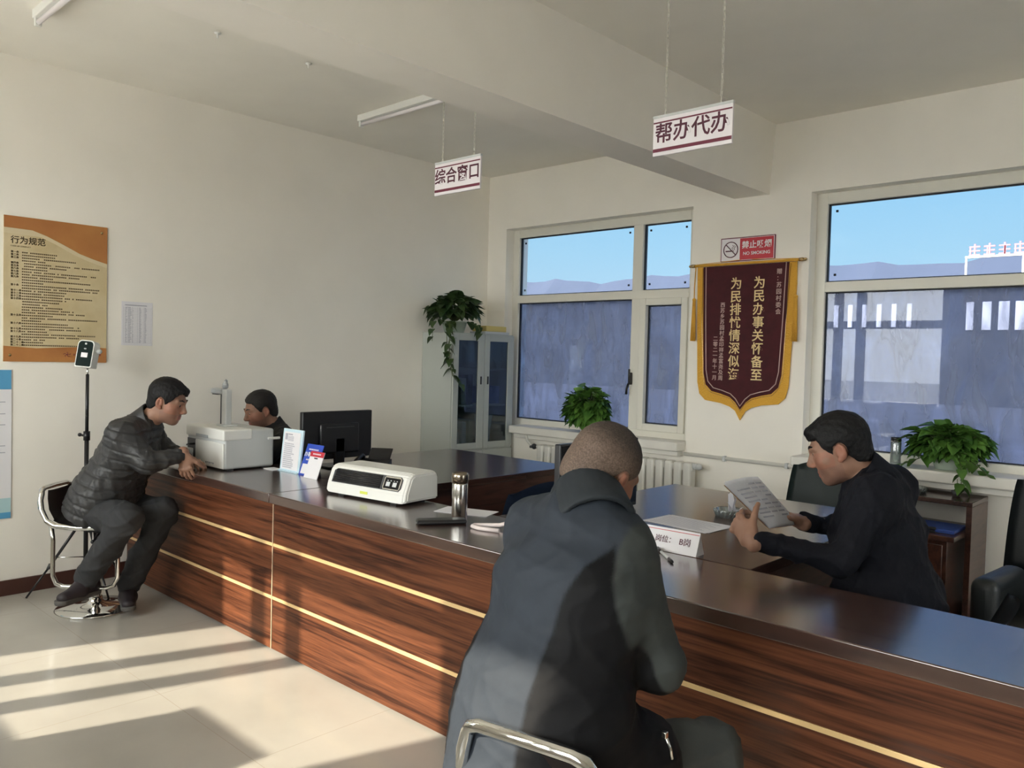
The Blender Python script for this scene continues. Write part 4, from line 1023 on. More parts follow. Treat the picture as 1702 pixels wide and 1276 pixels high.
# second window sill: bottle; side desk things
bt = thing('water_bottle', 'clear glass bottle with black lid on the second sill beside the plant', 'bottle', (-1.70, 5.40, .886))
obj('body', MB().lathe([(.001, 0), (.030, 0), (.032, .006), (.032, .135), (.028, .146), (.026, .146), (.029, .134), (.029, .010), (.001, .009)], seg=28), M['glassware'], bt)
obj('lid', MB().lathe([(.001, .172), (.030, .172), (.031, .168), (.031, .142), (.001, .142)], seg=28), M['black_plastic'], bt)
obj('lid_band', MB().lathe([(.0315, .150), (.0318, .144), (.030, .142)], seg=28), M['chrome'], bt)
sp_ = thing('small_pot', 'tiny dark pot on the side desk where a vine hangs down', 'pot', (-1.30, 5.22, .755))
obj('cup', MB().lathe([(.001, 0), (.018, 0), (.026, .035), (.022, .035), (.016, .006), (.001, .006)], seg=18), M['darkgrey'], sp_)
obj('twig', MB().tube([(0, 0, .01), (.004, .006, .06), (.0, .012, .10)], .0025, 5), M['stem'], sp_)
tag(obj('blue_folder', MB().box((-1.48, 4.90, .586), (-1.22, 5.15, .606), .003), M['blue']), 'blue folder on the inner shelf of the side desk', 'folder')
tag(obj('document_tray', MB().box((-1.78, 4.88, .586), (-1.50, 5.14, .590)).box((-1.78, 4.88, .59), (-1.775, 5.14, .635)).box((-1.505, 4.88, .59), (-1.50, 5.14, .635)).box((-1.775, 5.135, .59), (-1.505, 5.14, .635)), M['darkgrey']), 'dark document tray on the inner shelf of the side desk', 'tray')
tag(obj('stapler', MB().box((-.05, -.014, 0), (.05, .014, .012), .003, mat=Matrix.Translation((-1.36, 4.865, .5855)) @ Matrix.Rotation(.4, 4, 'Z')).box((-.05, -.012, .016), (.055, .012, .032), .006, mat=Matrix.Translation((-1.36, 4.865, .5855)) @ Matrix.Rotation(.4, 4, 'Z')).box((-.05, -.012, .01), (-.03, .012, .02), mat=Matrix.Translation((-1.36, 4.865, .5855)) @ Matrix.Rotation(.4, 4, 'Z')), M['black_plastic']), 'black stapler at the front of the side desk shelf', 'stapler')

# ------------------------------------------------------------------ people: smooth solid modelling on a grid (union of tapered limbs), one skin per body
class Sdf:
    def __init__(s, lo, hi, vs):
        s.vs = vs; s.lo = np.array(lo, float); n = np.ceil((np.array(hi) - s.lo) / vs).astype(int) + 1
        s.F = np.full(n, 9.0, np.float32); s.n = n
    def _sl(s, lo, hi):
        a = np.clip(np.floor((np.array(lo) - s.lo) / s.vs).astype(int), 0, s.n); b = np.clip(np.ceil((np.array(hi) - s.lo) / s.vs).astype(int) + 1, 0, s.n)
        if (b <= a).any(): return None, None
        ax = [(s.lo[i] + np.arange(a[i], b[i]) * s.vs).astype(np.float32) for i in range(3)]
        return tuple(slice(a[i], b[i]) for i in range(3)), np.stack(np.meshgrid(*ax, indexing='ij'), -1)
    def _mix(s, sl, d, k, sub=False):
        A = s.F[sl]
        if sub:
            h = np.maximum(k - np.abs(A + d), 0) / max(k, 1e-6); s.F[sl] = np.maximum(A, -d) + h * h * k / 4
        else:
            h = np.maximum(k - np.abs(A - d), 0) / max(k, 1e-6); s.F[sl] = np.minimum(A, d) - h * h * k / 4
    def cap(s, a, b, ra, rb, k=.02, side=None, ks=1.0, sub=False):
        a = np.array(a, float); b = np.array(b, float); R = max(ra, rb) * max(ks, 1) + k + 3 * s.vs
        sl, P = s._sl(np.minimum(a, b) - R, np.maximum(a, b) + R)
        if sl is None: return s
        ab = b - a; t = np.clip(((P - a) @ ab) / (ab @ ab + 1e-12), 0, 1)
        q = P - (a + t[..., None] * ab)
        if side is not None:
            sd_ = np.array(side, float); sd_ /= np.linalg.norm(sd_); c = q @ sd_
            q = q - (c * (1 - 1 / ks))[..., None] * sd_
        d = np.sqrt((q * q).sum(-1)) - (ra + (rb - ra) * t)
        s._mix(sl, d, k, sub); return s
    def ell(s, c, r, fr=None, k=.01, sub=False):
        c = np.array(c, float); r = np.array(r, float); fr = np.eye(3) if fr is None else fr
        R = r.max() + k + 3 * s.vs
        sl, P = s._sl(c - R, c + R)
        if sl is None: return s
        q = (P - c) @ fr
        k0 = np.sqrt(((q / r) ** 2).sum(-1)); k1 = np.sqrt(((q / (r * r)) ** 2).sum(-1)) + 1e-9
        s._mix(sl, k0 * (k0 - 1) / k1, k, sub); return s
    def cut(s, fn):
        ax = [(s.lo[i] + np.arange(s.n[i]) * s.vs).astype(np.float32) for i in range(3)]
        P = np.stack(np.meshgrid(*ax, indexing='ij'), -1); s.F = np.maximum(s.F, fn(P)); return s
    def mesh(s):
        F = s.F; S = (F < 0); nx, ny, nz = F.shape
        c = np.zeros((nx - 1, ny - 1, nz - 1), np.uint8)
        for i in (0, 1):
            for j in (0, 1):
                for k in (0, 1): c += S[i:nx - 1 + i, j:ny - 1 + j, k:nz - 1 + k]
        act = (c > 0) & (c < 8); ci = np.argwhere(act); idx = np.full(act.shape, -1, np.int64); idx[act] = np.arange(len(ci))
        cor = np.array([(i, j, k) for i in (0, 1) for j in (0, 1) for k in (0, 1)])
        V = np.stack([F[ci[:, 0] + o[0], ci[:, 1] + o[1], ci[:, 2] + o[2]] for o in cor], 1)
        acc = np.zeros((len(ci), 3)); cnt = np.zeros(len(ci))
        for a in range(8):
            for b in range(a + 1, 8):
                if np.abs(cor[a] - cor[b]).sum() != 1: continue
                m = (V[:, a] < 0) != (V[:, b] < 0); t = V[m, a] / (V[m, a] - V[m, b])
                acc[m] += cor[a] + t[:, None] * (cor[b] - cor[a]); cnt[m] += 1
        P = s.lo + (ci + acc / cnt[:, None]) * s.vs
        Q = []
        for ax in range(3):
            o = [np.zeros(3, int) for _ in range(4)]; u, v = (ax + 1) % 3, (ax + 2) % 3
            o[0][u] -= 1; o[0][v] -= 1; o[1][v] -= 1; o[3][u] -= 1
            A = S[:-1] if ax == 0 else S[:, :-1] if ax == 1 else S[:, :, :-1]
            B = S[1:] if ax == 0 else S[:, 1:] if ax == 1 else S[:, :, 1:]
            e = np.argwhere(A != B); e = e[(e[:, u] > 0) & (e[:, v] > 0) & (e[:, u] < F.shape[u] - 1) & (e[:, v] < F.shape[v] - 1)]
            q = np.stack([idx[tuple((e + oo).T)] for oo in o], 1); fl = A[tuple(e.T)]
            q[~fl] = q[~fl][:, ::-1]; Q.append(q)
        return P, np.concatenate(Q)

def vnormals(P, Q):
    n = np.cross(P[Q[:, 2]] - P[Q[:, 0]], P[Q[:, 3]] - P[Q[:, 1]]); N = np.zeros_like(P)
    for i in range(4): np.add.at(N, Q[:, i], n)
    return N / (np.linalg.norm(N, axis=1, keepdims=True) + 1e-12)
def relax(P, Q, it=1):
    for _ in range(it):
        acc = np.zeros_like(P); cnt = np.zeros(len(P))
        for i in range(4):
            for j in (1, 3): np.add.at(acc, Q[:, i], P[Q[:, (i + j) % 4]]); np.add.at(cnt, Q[:, i], 1)
        P = P * .4 + .6 * acc / np.maximum(cnt, 1)[:, None]
    return P
def npmesh(name, parts, mat, tint=None):
    """parts = list of (P, Q); joins them into one mesh; tint(P)->rgb per vertex"""
    off = 0; PP_, QQ = [], []
    for P, Q in parts: PP_.append(P); QQ.append(Q + off); off += len(P)
    P = np.concatenate(PP_); Q = np.concatenate(QQ).astype(np.int32)
    me = bpy.data.meshes.new(name); me.vertices.add(len(P)); me.vertices.foreach_set('co', P.astype(np.float32).ravel())
    me.loops.add(Q.size); me.loops.foreach_set('vertex_index', Q.ravel())
    me.polygons.add(len(Q)); me.polygons.foreach_set('loop_start', np.arange(0, Q.size, 4, dtype=np.int32)); me.polygons.foreach_set('loop_total', np.full(len(Q), 4, np.int32))
    me.update(); me.validate(); me.polygons.foreach_set('use_smooth', np.ones(len(me.polygons), bool))
    if tint is not None:
        at = me.attributes.new('tint', 'FLOAT_COLOR', 'POINT'); c = np.ones((len(P), 4), np.float32); c[:, :3] = tint(P); at.data.foreach_set('color', c.ravel())
    me.materials.append(mat); return me
def U(v): v = np.array(v, float); return v / np.linalg.norm(v)
def frame(f, upv, roll=0):
    f = U(f); r = U(np.cross(f, upv)); u = np.cross(r, f)
    c, s = math.cos(roll), math.sin(roll); r2 = r * c + u * s; u2 = -r * s + u * c
    return np.stack([r2, f, u2], 1)          # columns: right, forward, up

def folds(P, N, amp, seed, freq=26, along=None):
    rs = np.random.RandomState(seed); d = np.zeros(len(P))
    W_ = P + .03 * np.stack([np.sin(P @ rs.normal(size=3) * 14 + i) for i in range(3)], 1)
    for i in range(7):
        k = rs.normal(size=3); k /= np.linalg.norm(k)
        if along is not None: k = U(along) * 1.2 + .5 * k
        f = freq * (.55 + 1.1 * rs.rand()); w = np.sin(W_ @ k * f + rs.rand() * 6.28); d += (1 - np.abs(w)) ** 2 * rs.uniform(.5, 1) - .35
    return P + N * (amp * d / 3)[:, None]

SKIN = np.array((.30, .165, .112))
def head_parts(hc, fr, vs=.0028, full=.0):
    """skin of the head about hc (between the ears); fr columns = right, forward, up"""
    L = lambda x, y, z: hc + fr @ np.array((x, y, z), float)
    S = Sdf(hc - .175, hc + .175, vs)
    S.ell(L(0, -.014, .036), (.077, .097, .086), fr, .01)
    S.ell(L(0, .028, -.02), (.070, .064, .085), fr, .03)
    S.ell(L(0, .022, -.062), (.059 + full, .058, .052), fr, .03)
    S.ell(L(0, .064, -.095), (.026, .022, .020), fr, .03)
    for x in (-1, 1):
        S.ell(L(x * .043, .055, -.022), (.026 + full, .026, .026), fr, .025)
        S.cap(L(x * .010, .087, .030), L(x * .045, .072, .030), .011, .009, .015)
        S.ell(L(x * .032, .098, .008), (.019, .013, .011), fr, .012, sub=True)
        S.ell(L(x * .031, .0745, .009), (.0165, .013, .0115), fr, .004)
        S.ell(L(x * .081, -.012, -.004), (.010, .019, .030), fr @ np.array(((math.cos(.35 * x), -math.sin(.35 * x), 0), (math.sin(.35 * x), math.cos(.35 * x), 0), (0, 0, 1))), .006)
        S.ell(L(x * .091, -.006, .002), (.007, .011, .018), fr, .006, sub=True)
        S.ell(L(x * .080, -.002, -.030), (.008, .010, .010), fr, .006)
        S.ell(L(x * .013, .100, -.031), (.0085, .010, .008), fr, .008)
    S.cap(L(0, .086, .022), L(0, .108, -.020), .0085, .0125, .012); S.ell(L(0, .111, -.024), (.0125, .011, .010), fr, .008)
    S.cap(L(-.017, .086, -.058), L(.017, .086, -.058), .0065, .0065, .008); S.cap(L(-.015, .085, -.071), L(.015, .085, -.071), .0075, .0075, .008)
    S.ell(L(0, .099, -.0645), (.024, .007, .0022), fr, .004, sub=True)
    return S, L
def skin_tint(hc, fr):
    def t(P):
        q = (P - hc) @ fr; c = np.tile(SKIN, (len(P), 1)); near = (np.linalg.norm(q, axis=1) < .2)
        lip = near & (np.abs(q[:, 0]) < .023) & (q[:, 1] > .076) & (np.abs(q[:, 2] + .065) < .013); c[lip] = (.33, .13, .10)
        jaw = near & (q[:, 2] < -.045) & (q[:, 1] > .0) & ~lip; c[jaw] *= (.86, .86, .9)
        ck = near & (np.abs(np.abs(q[:, 0]) - .045) < .03) & (np.abs(q[:, 2] + .018) < .03) & (q[:, 1] > .02); c[ck] *= (1.08, .92, .9)
        ear = near & (np.abs(q[:, 0]) > .078) & (np.abs(q[:, 2]) < .05); c[ear] *= (1.12, .9, .88)
        return c
    return t
def hair_mesh(hc, fr, thick, hl, vs=.0032, seed=0, tuft=.0016, front=.0):
    """hl: list of (y, z) hairline from brow to nape"""
    L = lambda x, y, z: hc + fr @ np.array((x, y, z), float)
    S = Sdf(hc - .16, hc + .17, vs)
    t0 = min(thick, .0045)
    S.ell(L(0, -.014, .036), (.077 + t0, .097 + t0, .086 + t0), fr, .01)
    S.ell(L(0, -.045, -.02), (.062 + t0, .066 + t0, .07), fr, .02)
    if thick > .006: S.ell(L(0, -.016, .052), (.074 + thick * .9, .092 + thick, .076 + thick), fr, .03)
    if front: S.ell(L(0, .065, .092), (.052, .03, front), fr, .02)
    ys = np.array([p[0] for p in hl]); zs = np.array([p[1] for p in hl]); o = np.argsort(ys); ys, zs = ys[o], zs[o]
    def cutf(P):
        q = (P - hc) @ fr; h = np.interp(q[..., 1], ys, zs) + .010 * np.sin(q[..., 0] * 60) * (q[..., 1] > .05) - .25 * np.maximum(np.abs(q[..., 0]) - .05, 0) * (q[..., 1] > .04)
        ear = ((q[..., 1] + .010) / .025) ** 2 + ((q[..., 2] + .002) / .034) ** 2
        return np.maximum((h - q[..., 2]) * .8, np.where(np.abs(q[..., 0]) > .06, (1 - ear) * .02, -1))
    S.cut(cutf); P, Q = S.mesh(); P = relax(P, Q, 1); N = vnormals(P, Q)
    rs = np.random.RandomState(seed); q = (P - hc) @ fr; d = np.zeros(len(P))
    for i in range(8):
        k = rs.normal(size=3) * (1.6, .5, 1.0); d += np.sin(q @ (k / np.linalg.norm(k)) * rs.uniform(260, 520) + i)
    return P + N * (d * tuft / 5)[:, None], Q
def hand_sdf(wr, d, n, thumb, curl=(.3, .45, .35), spread=.10, vs=.0026, tcurl=.5, scale=1.0):
    """wr wrist, d towards the fingertips, n out of the palm, thumb = side the thumb leaves from"""
    d = U(d); n = U(n - d * (n @ d)); t = U(thumb - d * (thumb @ d) - n * (thumb @ n)); wr = np.array(wr, float)
    S = Sdf(wr - .24 * scale, wr + .24 * scale, vs); s = scale
    S.cap(wr - d * .02, wr + d * .01, .026 * s, .026 * s, .01, t, 1.2)
    S.cap(wr + d * .015 * s, wr + d * .082 * s, .0145 * s, .0125 * s, .018, t, 2.75)
    S.ell(wr + d * .035 * s + t * .024 * s + n * .008 * s, (.019 * s, .03 * s, .017 * s), np.stack([t, d, n], 1), .014)
    for off, ln, sp_ in ((.030, .074, 1.0), (.010, .082, .3), (-.011, .076, -.35), (-.030, .060, -1.1)):
        p = wr + d * (.084 - abs(off - .005) * .18) * s + t * off * s; a = 0; dd0 = U(d + t * spread * sp_)
        S.ell(p - n * .003 * s, (.011 * s, .011 * s, .0105 * s), None, .008)
        for j, fr_ in enumerate((.46, .31, .23)):
            a += curl[j] * (1 + .12 * (off < 0) * abs(off) * 40); dd = dd0 * math.cos(a) + n * math.sin(a); q = p + dd * ln * fr_ * s
            r0_, r1_ = (.0095, .0088, .0080)[j] * s, (.0088, .0080, .0068)[j] * s
            S.cap(p, q, r0_, r1_, .004); p = q
    p = wr + d * .026 * s + t * .030 * s + n * .006 * s; dd = U(d * .62 + t * .70 + n * .30)
    q = p + dd * .042 * s; S.cap(p, q, .0135 * s, .0112 * s, .010); dd = U(dd + d * .5 * tcurl + n * .9 * tcurl - t * .45 * tcurl)
    p = q + dd * .032 * s; S.cap(q, p, .0112 * s, .0098 * s, .004); dd = U(dd + n * .5 * tcurl); S.cap(p, p + dd * .024 * s, .0098 * s, .0078 * s, .003)
    return S.mesh()

def person(label, J, head_dir, head_up, hc, hands, jacket, trousers, hair, shoes=True, roll=0, seed=1, jtint=None, belly=.0, collar='collar', name='person', base=None, jw=1.0, jf=.018, full=0.0, hood=False, quilt=None, hem=.10, sleeve_bag=1.0, ch_=.052, cr=1.0, leg=1.0, flap=0):
    A = {k: np.array(v, float) for k, v in J.items() if k != 'tilt'}
    hc = np.array(hc, float); fr = frame(head_dir, head_up, roll)
    base = base or (A['hip'][0], A['hip'][1], 0)
    root = thing(name, label, 'person', base)
    lat = U(A['shR'] - A['shL']); sp_up = U(A['neck'] - A['hip'])
    # --- body: one skin
    S, L = head_parts(hc, fr, full=full)
    nk0 = L(0, -.028, -.055); nk1 = A['neck'] + sp_up * .0
    S.cap(nk0, nk1 + (nk1 - nk0) * .2, .056, .060, .03)
    parts = [S.mesh()]
    allp = np.array(list(A.values())); B = Sdf(allp.min(0) - .2, np.maximum(allp.max(0), nk0) + .2, .008)
    ch = A['hip'] * .35 + A['neck'] * .65
    B.cap(A['hip'], ch, .105 + belly * .5, .115, .03, lat, 1.3); B.cap(ch, A['neck'] - sp_up * .04, .105, .07, .04, lat, 1.35)
    B.cap(A['neck'] - sp_up * .03, nk0, .062, .054, .03)
    for s_ in 'LR':
        B.cap(A['sh' + s_], A['el' + s_], .045, .038, .03); B.cap(A['el' + s_], A['wr' + s_], .038, .026, .02)
        B.cap(A['hi' + s_], A['kn' + s_], .075, .052, .03); B.cap(A['kn' + s_], A['an' + s_], .05, .036, .02)
        B.cap(A['an' + s_], A['an' + s_] + U(A['toe' + s_] - A['an' + s_]) * .09 - np.array((0, 0, .02)), .032, .026, .02)
    B.cap(A['shL'], A['shR'], .05, .05, .04)
    parts.append(B.mesh())
    for h in hands: parts.append(hand_sdf(**h))
    me = npmesh('body', parts, M['skin'], skin_tint(hc, fr)); put('body', me, root, True)
    # --- eyes and brows
    for x in (-1, 1):
        c = L(x * .031, .0765, .009); e = MB(); e.ball(c, (.0125, .0125, .0125), 2)
        o = obj('eye', e, M['eye'], root, True); co = np.array([v.co for v in o.data.vertices]); q = (co - c) @ fr
        at = o.data.attributes.new('tint', 'FLOAT_COLOR', 'POINT'); cl = np.ones((len(co), 4)); cl[:, :3] = np.where((q[:, 1] > .0095)[:, None], (.015, .01, .008), (.55, .52, .48)); at.data.foreach_set('color', cl.astype(np.float32).ravel())
        b = MB(); b.tube([L(x * .014, .0955, .034), L(x * .030, .0900, .041), L(x * .048, .0755, .036)], [.0035, .0045, .0025], 6); obj('eyebrow', b, hair['mat'] if hair['mat'] is not M['stubble'] else M['hair'], root, True)
    # --- hair
    HP_, HQ = hair_mesh(hc, fr, hair['thick'], hair['line'], seed=seed, tuft=hair.get('tuft', .0016), front=hair.get('front', 0))
    put('hair', npmesh('hair', [(HP_, HQ)], hair['mat'], hair.get('tint') and (lambda P: hair['tint']((P - hc) @ fr))), root, True)
    # --- jacket
    lo = np.min([A[k] for k in ('hip', 'shL', 'shR', 'elL', 'elR', 'wrL', 'wrR', 'neck')], 0) - .26; hi = np.max([A[k] for k in ('hip', 'shL', 'shR', 'elL', 'elR', 'wrL', 'wrR', 'neck')], 0) + .22
    K = Sdf(lo, hi, .0065)
    fwd_ = U(np.cross(sp_up, lat)); hemp = A['hip'] - sp_up * hem
    K.cap(hemp, A['hip'] + sp_up * .08, .135 * jw + belly, .140 * jw + belly, .03, lat, 1.38)
    K.cap(A['hip'] + sp_up * .05, ch, .138 * jw + belly, .138 * jw, .05, lat, 1.36)
    K.cap(ch, A['neck'] - sp_up * .085, .138 * jw, .095 * jw, .05, lat, 1.45)
    K.cap(A['neck'] - sp_up * .06, A['neck'] + sp_up * .0, .085, .066, .05)
    K.cap(A['shL'], A['shR'], .068 * jw, .068 * jw, .06)
    for s_ in 'LR': K.cap(A['neck'] - sp_up * .045, A['sh' + s_], .072, .064 * jw, .07)
    for s_ in 'LR':
        sh, el_, wr = A['sh' + s_], A['el' + s_], A['wr' + s_]; b_ = sleeve_bag
        K.cap(sh, el_, .074 * jw * b_, .061 * b_, .045); K.cap(el_, wr - U(wr - el_) * .012, .061 * b_, .043 * b_, .02)
        K.cap(wr - U(wr - el_) * .045, wr - U(wr - el_) * .012, .047 * b_, .044 * b_, .006)
    if flap:
        for s_ in 'LR': K.cap(A['hi' + s_], A['hi' + s_] * (1 - flap) + A['kn' + s_] * flap, .120, .112, .05)
    # flat hem
    ax = sp_up
    K.cut(lambda P: ((hemp - sp_up * .06) - P) @ ax * 1.0 if False else np.where(np.linalg.norm((P - hemp) - ((P - hemp) @ ax)[..., None] * ax, axis=-1) < .30, -((P - hemp) @ ax + .035), -9).astype(np.float32))
    P, Q = K.mesh(); P = relax(P, Q, 2); N = vnormals(P, Q); P = folds(P, N, jf, seed, 24); 
    if quilt:
        w = P @ np.array(quilt); N = vnormals(P, Q); P = P - N * (.007 * np.exp(-((np.abs((w * 17) % 1 - .5)) / .10) ** 2))[:, None]
    jk = put('jacket', npmesh('jacket', [(P, Q)], jacket, jtint), root, True)
    # collar standing round the neck
    cdir = U(nk0 - A['neck']); nb = A['neck'] - cdir * .02
    Cc = Sdf(nb - .16, nb + .18, .004)
    Cc.cap(nb - cdir * .03, nb + cdir * ch_, .088 * cr, .080 * cr, .01); Cc.cap(nb - cdir * .06, nb + cdir * .14, .074 * cr, .070 * cr, .004, sub=True)
    Cc.cut(lambda P: np.maximum((P - nb) @ cdir - ch_ + .002 + .35 * ((P - nb) @ fwd_), -((P - nb) @ cdir) - .05))
    CP, CQ = Cc.mesh(); CP = folds(relax(CP, CQ, 1), vnormals(CP, CQ), .002, seed + 3, 40)
    put('collar', npmesh('collar', [(CP, CQ)], jacket, jtint and (lambda P: np.tile(np.array((.026, .031, .036)), (len(P), 1)))), jk, True)
    # --- trousers, shoes
    tl_ = np.min([A[k] for k in ('hip', 'knL', 'knR', 'anL', 'anR')], 0) - .2; th_ = np.max([A[k] for k in ('hip', 'knL', 'knR', 'anL', 'anR')], 0) + .2
    T = Sdf(tl_, th_, .0075); T.cap(A['hiL'], A['hiR'], .115, .115, .04); T.cap(A['hip'], A['hip'] + sp_up * .08, .12, .115, .04, lat, 1.3)
    for s_ in 'LR':
        hi_, kn, an = A['hi' + s_], A['kn' + s_], A['an' + s_]
        T.cap(hi_, kn, .094 * leg, .072 * leg, .04); T.cap(kn, an - U(an - kn) * .02, .070 * leg, .062 * leg, .025)
    P, Q = T.mesh(); P = relax(P, Q, 2); P = folds(P, vnormals(P, Q), .022, seed + 5, 20)
    put('trousers', npmesh('trousers', [(P, Q)], trousers), root, True)
    if shoes:
        for s_ in 'LR':
            an, toe = A['an' + s_], A['toe' + s_]; d = U(toe - an); hz = U(np.array((d[0], d[1], 0))); wdv = np.cross(hz, (0, 0, 1))
            pit_ = d[2]; dd = U(np.array((hz[0], hz[1], 0)) * math.sqrt(max(0, 1 - min(.8, abs(pit_)) ** 2 * .6)) + np.array((0, 0, 1)) * pit_ * .55) if J.get('tilt') else hz
            nn_ = U(np.cross(wdv, dd)); nn_ = nn_ * np.sign(nn_[2]); b0 = an - np.array((0, 0, .075)) - dd * .055
            Z = Sdf(b0 - .34, b0 + .34, .005); Z.cap(b0 + nn_ * .030, b0 + dd * .10 + nn_ * .038, .040, .040, .03, wdv, .95); Z.cap(b0 + dd * .10 + nn_ * .028, b0 + dd * .205 + nn_ * .020, .040, .028, .03, wdv, 1.25)
            Z.cap(b0 + dd * .03 + nn_ * .06, an, .044, .044, .03); P, Q = Z.mesh(); sh_ = put('shoe', npmesh('shoe', [(P, Q)], M['shoe']), root, True)
            Y = Sdf(b0 - .34, b0 + .34, .005); Y.cap(b0 + nn_ * .002, b0 + dd * .21 + nn_ * .002, .040, .036, .01, wdv, 1.1); Y.cut(lambda P: np.maximum((P - b0) @ nn_ - .012, -((P - b0) @ nn_) - .014)); P, Q = Y.mesh(); put('sole', npmesh('sole', [(P, Q)], M['sole']), sh_, True)
    return root, A, jk, L

V3 = lambda *a: np.array(a, float)
HL_FULL = [(.12, .075), (.085, .070), (.060, .062), (.045, .030), (.030, .005), (.012, -.012), (-.03, -.020), (-.055, -.055), (-.12, -.078)]
HL_HIGH = [(.12, .098), (.085, .092), (.060, .078), (.045, .040), (.030, .008), (.012, -.010), (-.03, -.020), (-.055, -.055), (-.12, -.078)]

# 1. the man in navy who sits behind the second desk and reads
person('man in a navy coat sitting behind the desk, reading a sheaf of papers',
    dict(hip=(-.955, 3.06, .56), neck=(-1.045, 3.03, 1.095), shL=(-.965, 2.865, 1.045), shR=(-1.025, 3.23, 1.045), elL=(-1.01, 2.73, .845), elR=(-1.13, 3.20, .86),
         wrL=(-1.236, 2.548, .905), wrR=(-1.262, 2.985, .905), hiL=(-.98, 2.96, .52), hiR=(-.98, 3.16, .52), knL=(-1.20, 2.86, .54), knR=(-1.22, 3.18, .54), anL=(-1.20, 2.84, .10), anR=(-1.22, 3.17, .10), toeL=(-1.35, 2.80, .04), toeR=(-1.37, 3.15, .04)),
    V3(-.90, -.30, -.36), V3(0, 0, 1), (-1.135, 2.975, 1.192),
    [dict(wr=V3(-1.250, 2.540, .905), d=V3(-.62, .20, .42), n=V3(.25, .80, -.1), thumb=V3(.6, -.2, .7), curl=(.75, .85, .6), tcurl=.5, spread=.03),
     dict(wr=V3(-1.270, 2.975, .905), d=V3(-.75, -.45, .40), n=V3(-.25, -.5, -.8), thumb=V3(-.25, -.55, .8), curl=(.35, .5, .4), tcurl=.45)],
    M['navycoat'], M['trousers'], dict(mat=M['hair'], thick=.012, line=HL_FULL, front=.018), seed=3, belly=.03, jw=1.14, full=.004, hem=.02, ch_=.075, cr=1.06, jf=.024)
ps = thing('paper_sheaf', 'sheaf of white printed papers held up by the man in navy', 'papers', (-1.33, 2.76, .98))
a_, b_, c_, d_ = [Vector(v) for v in ((-1.375, 2.575, 1.072), (-1.378, 2.835, 1.066), (-1.272, 2.955, .897), (-1.262, 2.700, .918))]
nv = (b_ - a_).cross(d_ - a_).normalized()
if nv.x < 0: nv = -nv
for k in range(4):
    o = nv * (.0016 * k) + Vector((0, -.004 * k, .003 * k)); sk = .006 * (k % 2)
    obj('sheet', MB().grid(lambda u, v, o=o, sk=sk: (a_ * (1 - u) + b_ * u) * (1 - v) + (d_ * (1 - u) + c_ * u) * v + o + Vector((0, sk, 0)) + nv * (.012 * math.sin(PI * u) * (1 - v)), 9, 7, .0008), M['thinpaper'], ps, True)
lb = MB(); o = nv * (.0016 * 3 + .0022) + Vector((0, -.012, .009)); E_ = lambda u, v: (a_ * (1 - u) + b_ * u) * (1 - v) + (d_ * (1 - u) + c_ * u) * v + o + nv * (.012 * math.sin(PI * u) * (1 - v))
for r in range(9):
    v = .12 + r * .085
    for (u0, u1) in ((.08, .42), (.46, .66), (.70, .92)):
        if (r * 7 + int(u0 * 10)) % 5: lb.quad(E_(u0, v), E_(u1, v), E_(u1, v + .03), E_(u0, v + .03))
obj('print', lb, M['papergrey'], ps, True)
obj('backing_card', MB().grid(lambda u, v: (a_ * (1 - u) + b_ * u) * (1 - v) + (d_ * (1 - u) + c_ * u) * v - nv * .003 + nv * (.012 * math.sin(PI * u) * (1 - v)), 9, 7, .0015), M['tan'], ps, True)

# 2. the visitor in the padded jacket on the far stool
person('man in a dark padded jacket sitting on the far bar stool, leaning on the counter',
    dict(hip=(-4.835, 1.755, .60), neck=(-4.675, 1.935, 1.075), shL=(-4.835, 1.995, 1.035), shR=(-4.590, 1.775, 1.015), elL=(-4.86, 2.13, .875), elR=(-4.465, 1.86, .865), wrL=(-4.665, 2.165, .850), wrR=(-4.425, 2.03, .905),
         hiL=(-4.90, 1.83, .575), hiR=(-4.76, 1.68, .575), knL=(-4.60, 2.01, .555), knR=(-4.44, 1.745, .585), anL=(-4.715, 1.86, .125), anR=(-4.68, 1.62, .215), toeL=(-4.55, 1.80, .06), toeR=(-4.60, 1.46, .14)),
    V3(.73, .64, -.32), V3(0, 0, 1), (-4.582, 2.02, 1.192),
    [dict(wr=V3(-4.655, 2.168, .848), d=V3(.95, .12, -.12), n=V3(0, 0, -1), thumb=V3(.2, .9, .2), curl=(.2, .3, .25)),
     dict(wr=V3(-4.420, 2.040, .905), d=V3(.12, .10, -1), n=V3(-.45, .6, .1), thumb=V3(.55, .6, .2), curl=(.25, .45, .35), spread=.14)],
    M['puffer'], M['trousers'], dict(mat=M['hair'], thick=.012, line=HL_FULL, front=.018), seed=7, belly=.025, jw=1.10, quilt=(.25, .1, 1.0), hem=.06, sleeve_bag=1.12, jf=.016, ch_=.075, cr=1.05, leg=1.2)

